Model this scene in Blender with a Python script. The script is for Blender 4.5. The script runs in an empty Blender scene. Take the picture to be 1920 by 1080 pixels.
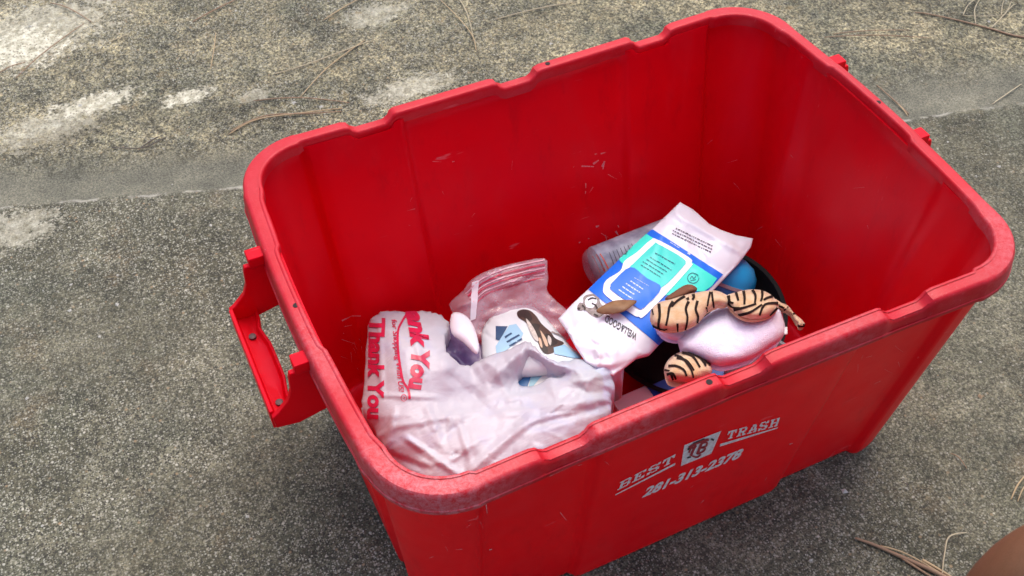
import bpy, bmesh, math, random
import numpy as np
from mathutils import Vector, Matrix, Euler
from mathutils.bvhtree import BVHTree
from mathutils.geometry import delaunay_2d_cdt

random.seed(7)
RNG = np.random.default_rng(11)
scn = bpy.context.scene
C = scn.collection
R = math.radians

# ------------------------------------------------------------------ camera
CAM = Vector((-.4112, -.6922, 1.0936))
ROT = Euler((.74576, .02283, -.43542), 'XYZ')
FPX = 2140.6
cd = bpy.data.cameras.new('camera'); cam = bpy.data.objects.new('camera', cd); C.objects.link(cam)
cam.location = CAM; cam.rotation_euler = ROT
cd.sensor_width = 36; cd.lens = FPX/1920*36; cd.clip_start = .02; cd.clip_end = 200
cd.dof.use_dof = True; cd.dof.focus_distance = 1.12; cd.dof.aperture_fstop = 18
scn.camera = cam

# ------------------------------------------------------------------ world + sun
SUN_EL, SUN_ROT = R(66), R(38)
w = bpy.data.worlds.new('World'); scn.world = w; w.use_nodes = True
nt = w.node_tree; nt.nodes.clear()
sky = nt.nodes.new('ShaderNodeTexSky'); sky.sky_type = 'NISHITA'; sky.sun_disc = False
sky.sun_elevation = SUN_EL; sky.sun_rotation = SUN_ROT
sky.dust_density = 4; sky.air_density = 1.0; sky.ozone_density = .6
bg = nt.nodes.new('ShaderNodeBackground'); bg.inputs[1].default_value = .15
wo = nt.nodes.new('ShaderNodeOutputWorld')
nt.links.new(sky.outputs[0], bg.inputs[0]); nt.links.new(bg.outputs[0], wo.inputs[0])
sd = bpy.data.lights.new('sun', 'SUN'); sd.energy = .6; sd.angle = R(50); sd.color = (1, .95, .87)
so = bpy.data.objects.new('sun', sd); C.objects.link(so)
dirv = Vector((math.sin(SUN_ROT)*math.cos(SUN_EL), math.cos(SUN_ROT)*math.cos(SUN_EL), math.sin(SUN_EL)))
so.rotation_euler = dirv.to_track_quat('Z', 'Y').to_euler()
vs = scn.view_settings
vs.view_transform = 'Standard'; vs.look = 'None'; vs.gamma = 1; vs.use_curve_mapping = False; vs.exposure = .95
scn.cycles.max_bounces = 10; scn.cycles.diffuse_bounces = 6

# ------------------------------------------------------------------ helpers
RM = ROT.to_matrix()
def ray(x, y):
    return (RM @ Vector(((x-960)/FPX, -(y-540)/FPX, -1))).normalized()
def un(x, y, z):
    d = ray(x, y); return CAM + d*((z-CAM.z)/d.z)

def tag(o, label=None, cat=None, group=None, kind=None):
    if label: o['label'] = label
    if cat: o['category'] = cat
    if group: o['group'] = group
    if kind: o['kind'] = kind
    return o
def empty(name, loc=(0, 0, 0)):
    o = bpy.data.objects.new(name, None); C.objects.link(o); o.location = loc; o.empty_display_size = .05
    return o
def link(name, me, m, parent=None, smooth=40):
    o = bpy.data.objects.new(name, me); C.objects.link(o)
    if m: me.materials.append(m)
    if smooth:
        me.shade_smooth()
        if smooth < 180: me.set_sharp_from_angle(angle=R(smooth))
    if parent:
        o.parent = parent
        o.matrix_parent_inverse = Matrix.Translation(-parent.location) if parent.type == 'EMPTY' else parent.matrix_world.inverted()
    return o
def pydata(name, v, f, m, parent=None, smooth=40):
    me = bpy.data.meshes.new(name); me.from_pydata([tuple(x) for x in v], [], f); me.validate(); me.update()
    bm = bmesh.new(); bm.from_mesh(me); bmesh.ops.recalc_face_normals(bm, faces=bm.faces); bm.to_mesh(me); bm.free()
    return link(name, me, m, parent, smooth)
def box(v, f, c, s, rot=None):
    b = len(v)
    for i in (-1, 1):
        for j in (-1, 1):
            for k in (-1, 1):
                p = Vector((i*s[0]/2, j*s[1]/2, k*s[2]/2))
                if rot: p = rot @ p
                v.append(p+Vector(c))
    for q in ((0, 1, 3, 2), (4, 6, 7, 5), (0, 4, 5, 1), (2, 3, 7, 6), (0, 2, 6, 4), (1, 5, 7, 3)):
        f.append(tuple(b+i for i in q))
def bevelled(o, wdt, seg=2):
    md = o.modifiers.new('bevel', 'BEVEL'); md.width = wdt; md.segments = seg; md.limit_method = 'ANGLE'
    return o
def tube(pts, radii, n=6):
    pts = [Vector(p) for p in pts]; v = []; f = []
    up = Vector((0, 0, 1))
    for i, p in enumerate(pts):
        t = (pts[min(i+1, len(pts)-1)]-pts[max(i-1, 0)]).normalized()
        if abs(t.z) > .95: up = Vector((1, 0, 0))
        a = t.cross(up).normalized(); b = t.cross(a)
        for k in range(n):
            an = 2*math.pi*k/n
            v.append(p+(a*math.cos(an)+b*math.sin(an))*radii[i])
    for i in range(len(pts)-1):
        for k in range(n):
            f.append((i*n+k, i*n+(k+1) % n, (i+1)*n+(k+1) % n, (i+1)*n+k))
    f.append(tuple(range(n-1, -1, -1))); f.append(tuple((len(pts)-1)*n+k for k in range(n)))
    return v, f
def spline(P, per=6, closed=True):
    P = [np.array(p, float) for p in P]; n = len(P); out = []
    rng = range(n) if closed else range(n-1)
    for i in rng:
        if closed: a, b, c, d = P[i-1], P[i], P[(i+1) % n], P[(i+2) % n]
        else: a, b, c, d = P[max(i-1, 0)], P[i], P[i+1], P[min(i+2, n-1)]
        for k in range(per):
            t = k/per
            out.append(.5*((2*b)+(-a+c)*t+(2*a-5*b+4*c-d)*t*t+(-a+3*b-3*c+d)*t**3))
    if not closed: out.append(P[-1])
    return out

# ---- materials
def M(name, col, rough=.5, noise=0, nscale=40, col2=None, bump=0, bscale=80, spec=.5, transl=0, tcol=None, alpha=1, coat=0, metal=0, sheen=0, wave=None):
    m = bpy.data.materials.new(name); m.use_nodes = True; n = m.node_tree.nodes; l = m.node_tree.links
    b = n['Principled BSDF']; out = n['Material Output']
    b.inputs['Base Color'].default_value = (*col, 1); b.inputs['Roughness'].default_value = rough
    b.inputs['Specular IOR Level'].default_value = spec; b.inputs['Coat Weight'].default_value = coat
    b.inputs['Coat Roughness'].default_value = .15; b.inputs['Metallic'].default_value = metal
    b.inputs['Sheen Weight'].default_value = sheen
    tc = n.new('ShaderNodeTexCoord')
    nz = n.new('ShaderNodeTexNoise'); nz.inputs['Scale'].default_value = nscale; nz.inputs['Detail'].default_value = 6
    l.new(tc.outputs['Object'], nz.inputs['Vector'])
    c2 = col2 or tuple(max(0, c*.7) for c in col)
    if noise or col2:
        r = n.new('ShaderNodeValToRGB'); w_ = .5*(noise or .4)
        r.color_ramp.elements[0].position = .5-w_*.5; r.color_ramp.elements[1].position = .5+w_*.5
        r.color_ramp.elements[0].color = (*c2, 1); r.color_ramp.elements[1].color = (*col, 1)
        l.new(nz.outputs[0], r.inputs[0]); l.new(r.outputs[0], b.inputs['Base Color'])
    if bump:
        nb = n.new('ShaderNodeTexNoise'); nb.inputs['Scale'].default_value = bscale; nb.inputs['Detail'].default_value = 5
        l.new(tc.outputs['Object'], nb.inputs['Vector'])
        bp = n.new('ShaderNodeBump'); bp.inputs['Strength'].default_value = bump; bp.inputs['Distance'].default_value = .002
        l.new(nb.outputs[0], bp.inputs['Height']); l.new(bp.outputs[0], b.inputs['Normal'])
    last = b.outputs[0]
    if transl:
        t = n.new('ShaderNodeBsdfTranslucent'); t.inputs[0].default_value = (*(tcol or col), 1)
        mx = n.new('ShaderNodeMixShader'); mx.inputs[0].default_value = transl
        l.new(last, mx.inputs[1]); l.new(t.outputs[0], mx.inputs[2]); last = mx.outputs[0]
    if alpha < 1:
        t = n.new('ShaderNodeBsdfTransparent')
        mx = n.new('ShaderNodeMixShader'); mx.inputs[0].default_value = alpha
        l.new(t.outputs[0], mx.inputs[1]); l.new(last, mx.inputs[2]); last = mx.outputs[0]
    l.new(last, out.inputs[0])
    return m

# node-graph shorthand for the richer materials
class G:
    def __init__(s, name):
        s.m = bpy.data.materials.new(name); s.m.use_nodes = True
        s.n = s.m.node_tree.nodes; s.l = s.m.node_tree.links
        s.b = s.n['Principled BSDF']; s.out = s.n['Material Output']
        s.tc = s.n.new('ShaderNodeTexCoord').outputs['Object']
    def set(s, sock, v):
        if isinstance(v, bpy.types.NodeSocket): s.l.new(v, sock)
        elif isinstance(v, tuple) and len(v) == 3 and sock.type == 'RGBA': sock.default_value = (*v, 1)
        else: sock.default_value = v
    def noise(s, sc, det=6, rough=.55, vec=None, dist=0):
        t = s.n.new('ShaderNodeTexNoise'); t.inputs['Scale'].default_value = sc; t.inputs['Detail'].default_value = det
        t.inputs['Roughness'].default_value = rough; t.inputs['Distortion'].default_value = dist
        s.l.new(vec or s.tc, t.inputs['Vector']); return t.outputs[0]
    def voro(s, sc, feature='F1', vec=None, out='Distance', rnd=1):
        t = s.n.new('ShaderNodeTexVoronoi'); t.inputs['Scale'].default_value = sc; t.feature = feature
        t.inputs['Randomness'].default_value = rnd
        s.l.new(vec or s.tc, t.inputs['Vector']); return t.outputs[out]
    def ramp(s, f, a, b, c0=(0, 0, 0), c1=(1, 1, 1), smooth=False):
        t = s.n.new('ShaderNodeValToRGB'); e = t.color_ramp.elements
        e[0].position = a; e[1].position = b; e[0].color = (*c0, 1); e[1].color = (*c1, 1)
        if smooth: t.color_ramp.interpolation = 'EASE'
        s.set(t.inputs[0], f); return t.outputs[0]
    def math(s, op, a, b=0., c=0., clamp=False):
        t = s.n.new('ShaderNodeMath'); t.operation = op; t.use_clamp = clamp
        s.set(t.inputs[0], a); s.set(t.inputs[1], b); s.set(t.inputs[2], c); return t.outputs[0]
    def mix(s, f, a, b, mode='MIX'):
        t = s.n.new('ShaderNodeMix'); t.data_type = 'RGBA'; t.blend_type = mode
        s.set(t.inputs[0], f); s.set(t.inputs[6], a); s.set(t.inputs[7], b); return t.outputs[2]
    def sep(s, v):
        t = s.n.new('ShaderNodeSeparateXYZ'); s.l.new(v, t.inputs[0]); return t.outputs
    def bump(s, h, st, dist=.002, nrm=None):
        t = s.n.new('ShaderNodeBump'); t.inputs['Strength'].default_value = st; t.inputs['Distance'].default_value = dist
        s.set(t.inputs['Height'], h)
        if nrm: s.l.new(nrm, t.inputs['Normal'])
        return t.outputs[0]
    def mapv(s, loc=(0, 0, 0), rot=(0, 0, 0), sc=(1, 1, 1)):
        t = s.n.new('ShaderNodeMapping'); t.inputs[1].default_value = loc; t.inputs[2].default_value = rot; t.inputs[3].default_value = sc
        s.l.new(s.tc, t.inputs[0]); return t.outputs[0]

# ---- conforming sheets: an outline on the bin's contents, given its own height, thickness and folds
def inpoly(P, poly):
    x, y = P[:, 0], P[:, 1]; r = np.zeros(len(P), bool); n = len(poly)
    for i in range(n):
        x0, y0 = poly[i]; x1, y1 = poly[(i+1) % n]
        if y0 == y1: continue
        c = ((y0 > y) != (y1 > y)) & (x < (x1-x0)*(y-y0)/(y1-y0)+x0)
        r ^= c
    return r
def dist(P, polys):
    d = np.full(len(P), 1e9)
    for poly in polys:
        n = len(poly)
        for i in range(n):
            a = np.array(poly[i]); b = np.array(poly[(i+1) % n]); ab = b-a; L = (ab**2).sum()+1e-9
            t = np.clip(((P-a)@ab)/L, 0, 1)
            d = np.minimum(d, np.hypot(*(P-a-t[:, None]*ab).T))
    return d
def sheet(name, outline, z, thick, m, holes=(), step=5, parent=None, jit=.3, smooth=180, skirt=None):
    """closed body: upper surface z(P,d), lower surface thick(P,d) below it; d = distance to the edge"""
    outline = [tuple(p) for p in outline]; holes = [[tuple(p) for p in h] for h in holes]
    A = np.array(outline); x0, y0 = A.min(0); x1, y1 = A.max(0)
    gx, gy = np.meshgrid(np.arange(x0, x1, step), np.arange(y0, y1, step*.87)); gx = gx+(np.arange(gx.shape[0]) % 2)[:, None]*step/2
    P = np.stack([gx.ravel(), gy.ravel()], 1)+RNG.uniform(-jit, jit, (gx.size, 2))*step
    k = inpoly(P, outline)
    for h in holes: k &= ~inpoly(P, h)
    k &= dist(P, [outline]+holes) > step*.5
    P = P[k]
    pts = [Vector(p) for p in P]; edges = []
    for poly in [outline]+holes:
        b = len(pts); n = len(poly); pts += [Vector(p) for p in poly]; edges += [(b+i, b+(i+1) % n) for i in range(n)]
    vs_, es, fs, *_ = delaunay_2d_cdt(pts, edges, [], 0, 1e-4)
    V = np.array([tuple(v) for v in vs_]); cen = np.array([V[list(f)].mean(0) for f in fs])
    k = inpoly(cen, outline)
    for h in holes: k &= ~inpoly(cen, h)
    F = [tuple(f) for f, q in zip(fs, k) if q]
    d = dist(V, [outline]+holes); Z = z(V, d); T = thick(V, d)
    top = [un(V[i, 0], V[i, 1], Z[i]) for i in range(len(V))]
    N = len(V); cnt = {}
    for f in F:
        for i in range(3):
            e = (f[i], f[(i+1) % 3]); cnt[e] = 1
    fl = [f for f in F]+[tuple(i+N for i in reversed(f)) for f in F]
    for (a, b) in list(cnt):
        if (b, a) not in cnt: fl.append((a, a+N, b+N, b))
    bot = [Vector((p.x, p.y, p.z-T[i])) for i, p in enumerate(top)]
    if skirt:
        bot = [Vector(((p.x-skirt[0])*skirt[2]+skirt[0], (p.y-skirt[1])*skirt[2]+skirt[1], p.z)) for p in bot]
    o = pydata(name, top+bot, fl, m, parent, smooth)
    return o
def smp(v): return lambda P, d: np.full(len(P), v)
def creases(P, n, box_, amp, wid, ln, ang=(0, math.pi), seed=1, sharp=1.0):
    r = np.random.default_rng(seed); h = np.zeros(len(P))
    for _ in range(n):
        c = np.array([r.uniform(box_[0], box_[2]), r.uniform(box_[1], box_[3])]); a = r.uniform(*ang)
        w_ = r.uniform(.5, 1.4)*wid; L = r.uniform(.5, 1.5)*ln; q = P-c
        u = q@np.array([math.cos(a), math.sin(a)]); v = q@np.array([-math.sin(a), math.cos(a)])
        v = v+u*u/L*r.uniform(-.3, .3)
        t = np.maximum(0, 1-np.abs(v)/w_)**sharp*np.exp(-(u/L)**2*1.5)
        h += r.choice([1, 1, -1])*r.uniform(.4, 1)*amp*t
    return h

def facets(P, n, amp, seed, aspect=1.):
    r = np.random.default_rng(seed); lo = P.min(0)-12; hi = P.max(0)+12
    Q_ = np.stack([r.uniform(lo[0], hi[0], n), r.uniform(lo[1], hi[1], n)], 1)
    Q_ = np.concatenate([Q_, [[lo[0], lo[1]], [hi[0], lo[1]], [hi[0], hi[1]], [lo[0], hi[1]]]]); h = r.uniform(-amp, amp, len(Q_))
    vs_, es, fs, ov, *_ = delaunay_2d_cdt([Vector(q) for q in Q_], [], [], 0, 1e-6)
    W2 = np.array([tuple(v) for v in vs_]); hh_ = np.array([h[o[0]] if len(o) else 0 for o in ov]); out = np.zeros(len(P))
    for f in fs:
        a, b, c = W2[list(f)]; T_ = np.array([b-a, c-a]).T; dt = np.linalg.det(T_)
        if abs(dt) < 1e-9: continue
        uv = (P-a)@np.linalg.inv(T_).T; m_ = (uv[:, 0] >= -1e-6) & (uv[:, 1] >= -1e-6) & (uv.sum(1) <= 1+1e-6)
        out[m_] = hh_[f[0]]+uv[m_, 0]*(hh_[f[1]]-hh_[f[0]])+uv[m_, 1]*(hh_[f[2]]-hh_[f[0]])
    return out
class Target:
    def __init__(s, *objs):
        V = []; F = []
        for o in objs:
            mw = o.matrix_basis if o.parent is None else Matrix.Identity(4)
            b = len(V); V += [o.data.vertices[i].co.copy() for i in range(len(o.data.vertices))]
            F += [tuple(b+i for i in p.vertices) for p in o.data.polygons]
        s.t = BVHTree.FromPolygons(V, F)
    def hit(s, x, y, off):
        d = ray(x, y); loc, n, i, dd = s.t.ray_cast(CAM, d)
        if loc is None: return None
        if n.dot(d) > 0: n = -n
        return loc+n*off
def bmprint(bm, name, tgt, m, parent, off=.0005, step=8):
    """wrap a flat 2D print (bmesh, z=0) on to a surface"""
    xs = [v.co.x for v in bm.verts]; ys = [v.co.y for v in bm.verts]
    if not xs: return None
    for ax, a, b in ((0, min(xs), max(xs)), (1, min(ys), max(ys))):
        q = a+step
        while q < b:
            co = Vector((q, 0, 0)) if ax == 0 else Vector((0, q, 0)); no = Vector((1, 0, 0)) if ax == 0 else Vector((0, 1, 0))
            bmesh.ops.bisect_plane(bm, geom=bm.verts[:]+bm.edges[:]+bm.faces[:], plane_co=co, plane_no=no, dist=1e-5)
            q += step
    dead = []; cx = (min(xs)+max(xs))/2; cy = (min(ys)+max(ys))/2
    for v in bm.verts:
        h = tgt.hit(v.co.x, v.co.y, off)
        if h is None:
            u = Vector((cx-v.co.x, cy-v.co.y)); u = u/max(u.length, 1e-6)
            for k in range(1, 9):
                h = tgt.hit(v.co.x+u.x*k*.7, v.co.y+u.y*k*.7, off)
                if h is not None: break
        if h is None: dead.append(v)
        else: v.co = h
    bmesh.ops.delete(bm, geom=dead, context='VERTS')
    # drop faces stretched over an edge of the surface
    bad = [f for f in bm.faces if max(e.calc_length() for e in f.edges) > .030*step/8+.006]
    bmesh.ops.delete(bm, geom=bad, context='FACES')
    me = bpy.data.meshes.new(name); bm.to_mesh(me); bm.free()
    return link(name, me, m, parent, 180)
def polyprint(name, polys, tgt, m, parent, off=.0005, step=8):
    bm = bmesh.new()
    for poly in polys:
        vs_, es, fs, *_ = delaunay_2d_cdt([Vector(p) for p in poly], [(i, (i+1) % len(poly)) for i in range(len(poly))], [], 1, 1e-5)
        b = [bm.verts.new((v.x, v.y, 0)) for v in vs_]
        for f in fs:
            try: bm.faces.new([b[i] for i in f])
            except ValueError: pass
    return bmprint(bm, name, tgt, m, parent, off, step)
def strip(pts, w0, w1=None, closed=False):
    """polygon of a thick stroke along pts"""
    P = np.array(pts, float); n = len(P); w1 = w0 if w1 is None else w1; A = []; B = []
    for i in range(n):
        t = P[(i+1) % n]-P[i-1] if closed else P[min(i+1, n-1)]-P[max(i-1, 0)]
        t = t/(np.hypot(*t)+1e-9); q = np.array([-t[1], t[0]])
        ww = (w0+(w1-w0)*i/max(1, n-1))/2
        A.append(P[i]+q*ww); B.append(P[i]-q*ww)
    return [tuple(a) for a in A], [tuple(b) for b in B]
def strokes(name, list_, tgt, m, parent, off=.0006, step=6):
    bm = bmesh.new()
    for it in list_:
        pts, w0 = it[0], it[1]; w1 = it[2] if len(it) > 2 else w0
        closed = len(it) > 3 and it[3]
        if len(pts) > 2: pts = spline(pts, 5, closed)
        A, B = strip(pts, w0, w1, closed); n = len(A)
        a = [bm.verts.new((*p, 0)) for p in A]; b = [bm.verts.new((*p, 0)) for p in B]
        for i in range(n if closed else n-1): bm.faces.new((a[i], a[(i+1) % n], b[(i+1) % n], b[i]))
    return bmprint(bm, name, tgt, m, parent, off, step)
def text_bm(s, p0, p1, up, bold=0, shear=0, space=1, resolution=3):
    """text whose baseline runs p0->p1 and whose cap height is the vector up"""
    cu = bpy.data.curves.new('t', 'FONT'); cu.body = s; cu.size = 1; cu.offset = bold; cu.shear = shear
    cu.space_character = space; cu.resolution_u = resolution
    o = bpy.data.objects.new('t', cu); C.objects.link(o)
    dg = bpy.context.evaluated_depsgraph_get(); me = bpy.data.meshes.new_from_object(o.evaluated_get(dg))
    bpy.data.objects.remove(o); bpy.data.curves.remove(cu)
    bm = bmesh.new(); bm.from_mesh(me); bpy.data.meshes.remove(me)
    x0 = min(v.co.x for v in bm.verts); x1 = max(v.co.x for v in bm.verts)
    p0 = Vector(p0); p1 = Vector(p1); up = Vector(up)
    for v in bm.verts:
        q = p0+(p1-p0)*((v.co.x-x0)/(x1-x0))+up*(v.co.y/.69); v.co = (q.x, q.y, 0)
    return bm
def text(name, s, p0, p1, up, tgt, m, parent, bold=0, shear=0, space=1, off=.0006, step=8, warp=None):
    bm = text_bm(s, p0, p1, up, bold, shear, space)
    if warp:
        for v in bm.verts: v.co.x, v.co.y = warp(v.co.x, v.co.y)
    return bmprint(bm, name, tgt, m, parent, off, step)

# ================================================================== GROUND
def seam(x): return .493-.327*x+.03*x*x
def ground_h(X, Y):
    d = Y-(.493-.327*X+.03*X*X)
    dip = -.010*np.exp(-((d-.055)/.055)**2)
    lip = .0025*np.exp(-((d+.008)/.012)**2)*(1+.6*np.sin(X*61)*np.sin(X*23+1))
    far = np.where(np.hypot(X, Y) > 3, 0, 1)
    und = .0018*np.sin(X*7+1)*np.sin(Y*9)
    rim = np.clip((.36-np.hypot(np.maximum(0, np.abs(X)-.0), np.abs(Y)))/.1, 0, 1)
    return (dip+lip+und*(1-rim))*far*(1-rim)

g = G('weathered_concrete')
sx = g.sep(g.tc)
# distance above the slab seam
dd = g.math('ADD', g.math('SUBTRACT', sx[1], .493), g.math('MULTIPLY', sx[0], .327))
dd = g.math('SUBTRACT', dd, g.math('MULTIPLY', g.math('MULTIPLY', sx[0], sx[0]), .03))
wob = g.math('MULTIPLY', g.math('SUBTRACT', g.noise(9, 6), .5), .09)
wob2 = g.math('MULTIPLY', g.math('SUBTRACT', g.noise(40, 5), .5), .022)
ddl = g.math('ADD', dd, wob2); ddu = g.math('ADD', g.math('ADD', dd, wob), wob2)
band = g.math('MULTIPLY', g.ramp(ddl, -.006, .006), g.ramp(ddu, .07, .13, (1, 1, 1), (0, 0, 0)))
upper = g.ramp(ddu, .07, .13)
lown = g.noise(3.2, 5, .6); midn = g.noise(22, 8, .65); fine = g.noise(420, 4, .7); fine2 = g.noise(900, 3, .7)
base = g.mix(g.ramp(lown, .38, .62), (.100, .094, .068), (.152, .148, .114))
base = g.mix(g.ramp(midn, .35, .68), g.mix(1., base, (.60, .61, .60), 'MULTIPLY'), base)
base = g.mix(g.ramp(g.noise(14, 7, .7), .55, .72), base, (.125, .098, .066))
base = g.mix(g.math('MULTIPLY', g.ramp(g.noise(7, 6, .65, dist=.6), .5, .66), .55), base, (.088, .096, .074))
base = g.mix(g.math('MULTIPLY', g.ramp(g.noise(2.1, 4, .6), .5, .7), .35), base, (.17, .16, .125))
bandc = g.mix(g.ramp(g.noise(30, 8, .6), .3, .7), (.125, .122, .098), (.185, .178, .140))
base = g.mix(band, base, bandc)
base = g.mix(g.math('MULTIPLY', upper, g.ramp(g.noise(6, 7, .7), .42, .62)), base, (.24, .215, .150))
# mid-scale grain
base = g.mix(g.ramp(fine, .38, .62), g.mix(1., base, (.48, .48, .46), 'MULTIPLY'), g.mix(1., base, (1.35, 1.33, 1.25), 'MULTIPLY'))
for sc_, lo_, hi_, am_ in ((330, .42, 1.75, .9), (190, .55, 1.55, .75), (75, .78, 1.22, .6)):
    vc = g.voro(sc_, out='Color'); s_ = g.n.new('ShaderNodeSeparateColor'); g.l.new(vc, s_.inputs[0])
    tn = g.ramp(s_.outputs[1], .15, .85, (lo_,)*3, (hi_, hi_*.985, hi_*.94))
    base = g.mix(g.math('MULTIPLY', g.math('SUBTRACT', g.math('ADD', .46, g.math('MULTIPLY', upper, .54)), g.math('MULTIPLY', band, .45)), am_), base, g.mix(1., base, tn, 'MULTIPLY'))
# exposed sand grains, several sizes
calm = g.math('MAXIMUM', g.math('MULTIPLY', g.ramp(g.noise(4.5, 6, .6), .45, .62), .45), g.math('MULTIPLY', g.ramp(g.math('ADD', sx[0], g.math('MULTIPLY', g.noise(3, 4), .3)), .25, .5), .55))
rare = g.math('SUBTRACT', 1., g.math('MAXIMUM', g.math('MULTIPLY', band, .78), calm))
for sc, th, colr, keep in ((240, .36, (.30, .285, .22), .80), (260, .36, (.035, .033, .028), .80), (430, .40, (.26, .25, .20), .55), (300, .34, (.34, .33, .27), .72), (170, .26, (.44, .42, .35), .90), (360, .38, (.040, .037, .030), .62), (210, .30, (.050, .046, .038), .78), (150, .25, (.28, .20, .12), .94)):
    vc = g.voro(sc, out='Color'); s_ = g.n.new('ShaderNodeSeparateColor'); g.l.new(vc, s_.inputs[0])
    pick = g.ramp(s_.outputs[0], keep-.01, keep+.01)
    dot = g.ramp(g.voro(sc), th-.08, th+.08, (1, 1, 1), (0, 0, 0))
    base = g.mix(g.math('MULTIPLY', g.math('MULTIPLY', pick, dot), rare), base, colr)
base = g.mix(1., base, g.ramp(g.noise(11, 7, .68, dist=.4), .30, .70, (.72, .73, .72), (1.32, 1.30, 1.25)), 'MULTIPLY')
# sun dapples painted in as pale weathered patches, far left; lichen tint around them
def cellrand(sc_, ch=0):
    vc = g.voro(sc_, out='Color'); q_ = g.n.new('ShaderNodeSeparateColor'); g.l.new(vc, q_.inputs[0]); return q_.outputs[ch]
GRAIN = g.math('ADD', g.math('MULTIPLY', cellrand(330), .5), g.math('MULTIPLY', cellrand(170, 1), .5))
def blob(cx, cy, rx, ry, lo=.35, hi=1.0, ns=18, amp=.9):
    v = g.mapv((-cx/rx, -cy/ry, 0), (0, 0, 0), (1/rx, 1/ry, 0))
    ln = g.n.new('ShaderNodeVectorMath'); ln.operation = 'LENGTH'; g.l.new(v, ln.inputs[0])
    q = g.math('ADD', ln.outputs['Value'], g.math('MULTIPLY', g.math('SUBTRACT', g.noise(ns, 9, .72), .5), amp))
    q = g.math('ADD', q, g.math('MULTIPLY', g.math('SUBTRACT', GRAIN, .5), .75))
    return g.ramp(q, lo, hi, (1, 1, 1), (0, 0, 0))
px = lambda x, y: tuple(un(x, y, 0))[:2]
dapple = None
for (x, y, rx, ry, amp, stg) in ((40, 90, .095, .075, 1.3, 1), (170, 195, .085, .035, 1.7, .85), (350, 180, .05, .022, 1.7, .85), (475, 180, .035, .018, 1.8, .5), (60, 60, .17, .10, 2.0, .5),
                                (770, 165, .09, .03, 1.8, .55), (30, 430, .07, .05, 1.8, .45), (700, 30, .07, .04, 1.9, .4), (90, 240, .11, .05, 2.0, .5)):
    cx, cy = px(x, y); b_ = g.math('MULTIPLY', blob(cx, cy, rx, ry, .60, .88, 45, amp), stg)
    dapple = b_ if dapple is None else g.math('MAXIMUM', dapple, b_)
base = g.mix(dapple, base, g.mix(g.ramp(g.noise(70, 6, .7), .4, .6), (.36, .33, .23), (.72, .68, .53)))
pit = g.math('MULTIPLY', g.ramp(cellrand(260, 2), .66, .70), g.ramp(g.voro(260), .30, .50, (1, 1, 1), (0, 0, 0)))
base = g.mix(g.math('MULTIPLY', g.math('MULTIPLY', pit, dapple), .85), base, (.11, .095, .065))
base = g.mix(g.math('MULTIPLY', g.ramp(g.noise(17, 7, .75), .60, .68), g.math('MULTIPLY', upper, .45)), base, (.30, .21, .09))
# painted shade on the ground beside the bin, plus dark patches at upper left
for (x, y, rx, ry, stg) in ((570, 900, .10, .12, .55), (130, 250, .14, .03, .6), (1380, 960, .1, .05, .35), (440, 200, .12, .03, .35)):
    cx, cy = px(x, y); base = g.mix(g.math('MULTIPLY', blob(cx, cy, rx, ry, .3, 1.3, 14, 1.6), stg), base, g.mix(1., base, (.45, .42, .38), 'MULTIPLY'))
# pale line of broken edge along the seam
edge = g.math('MULTIPLY', g.ramp(g.math('ABSOLUTE', ddl), .0015, .005, (1, 1, 1), (0, 0, 0)), g.ramp(g.noise(25, 3), .48, .58))
base = g.mix(g.math('MULTIPLY', edge, .8), base, (.42, .40, .33))
# black hairline pits
base = g.mix(g.math('MULTIPLY', g.ramp(g.math('ADD', g.noise(60, 9, .85), g.math('MULTIPLY', upper, .05)), .62, .70), .8), base, (.035, .033, .03))
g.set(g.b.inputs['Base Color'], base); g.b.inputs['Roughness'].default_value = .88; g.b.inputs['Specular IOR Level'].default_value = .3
hh = g.math('ADD', g.math('MULTIPLY', fine, .6), g.math('ADD', g.math('MULTIPLY', midn, .8), g.math('MULTIPLY', g.voro(210), -.5)))
g.set(g.b.inputs['Normal'], g.bump(hh, .9, .0022))
CONC = g.m
xs = np.unique(np.concatenate([np.linspace(-1.3, 1.6, 240), np.array([-60, -20, -8, -3, -2, 2.2, 3, 8, 20, 60])]))
ys = np.unique(np.concatenate([np.linspace(-1.0, 1.8, 240), np.array([-60, -20, -8, -3, -1.6, 2.4, 3.4, 8, 20, 60])]))
X, Y = np.meshgrid(xs, ys); Z = ground_h(X, Y)
nv = len(xs); V = np.stack([X.ravel(), Y.ravel(), Z.ravel()], 1)
F = [(j*nv+i, j*nv+i+1, (j+1)*nv+i+1, (j+1)*nv+i) for j in range(len(ys)-1) for i in range(nv-1)]
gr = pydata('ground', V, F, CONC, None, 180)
tag(gr, kind='structure')

# exposed aggregate: real little stones half sunk in the slab
ST = G('aggregate_stone')
at = ST.n.new('ShaderNodeAttribute'); at.attribute_name = 'tone'
ST.set(ST.b.inputs['Base Color'], ST.mix(ST.ramp(ST.noise(300), .3, .7), ST.mix(1., at.outputs['Color'], (.7, .7, .68), 'MULTIPLY'), at.outputs['Color'])); ST.b.inputs['Roughness'].default_value = .75
n = 12000
U = RNG.uniform(-.75, 1.1, n); W_ = RNG.uniform(-.45, 1.3, n)
d_ = W_-(.493-.327*U+.03*U*U)
keep = ~((d_ > 0) & (d_ < .10) & (RNG.random(n) < .85)) & ~((np.abs(U) < .27) & (np.abs(W_) < .155))
U, W_ = U[keep], W_[keep]; n = len(U)
big = RNG.random(n) < .022
sz = np.where(big, RNG.uniform(.0016, .0040, n), RNG.uniform(.0005, .0013, n))
oct_ = np.array([(1, 0, 0), (-.9, .2, 0), (.1, 1, 0), (0, -1, 0), (.1, .1, .55), (0, 0, -.6)])
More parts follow.
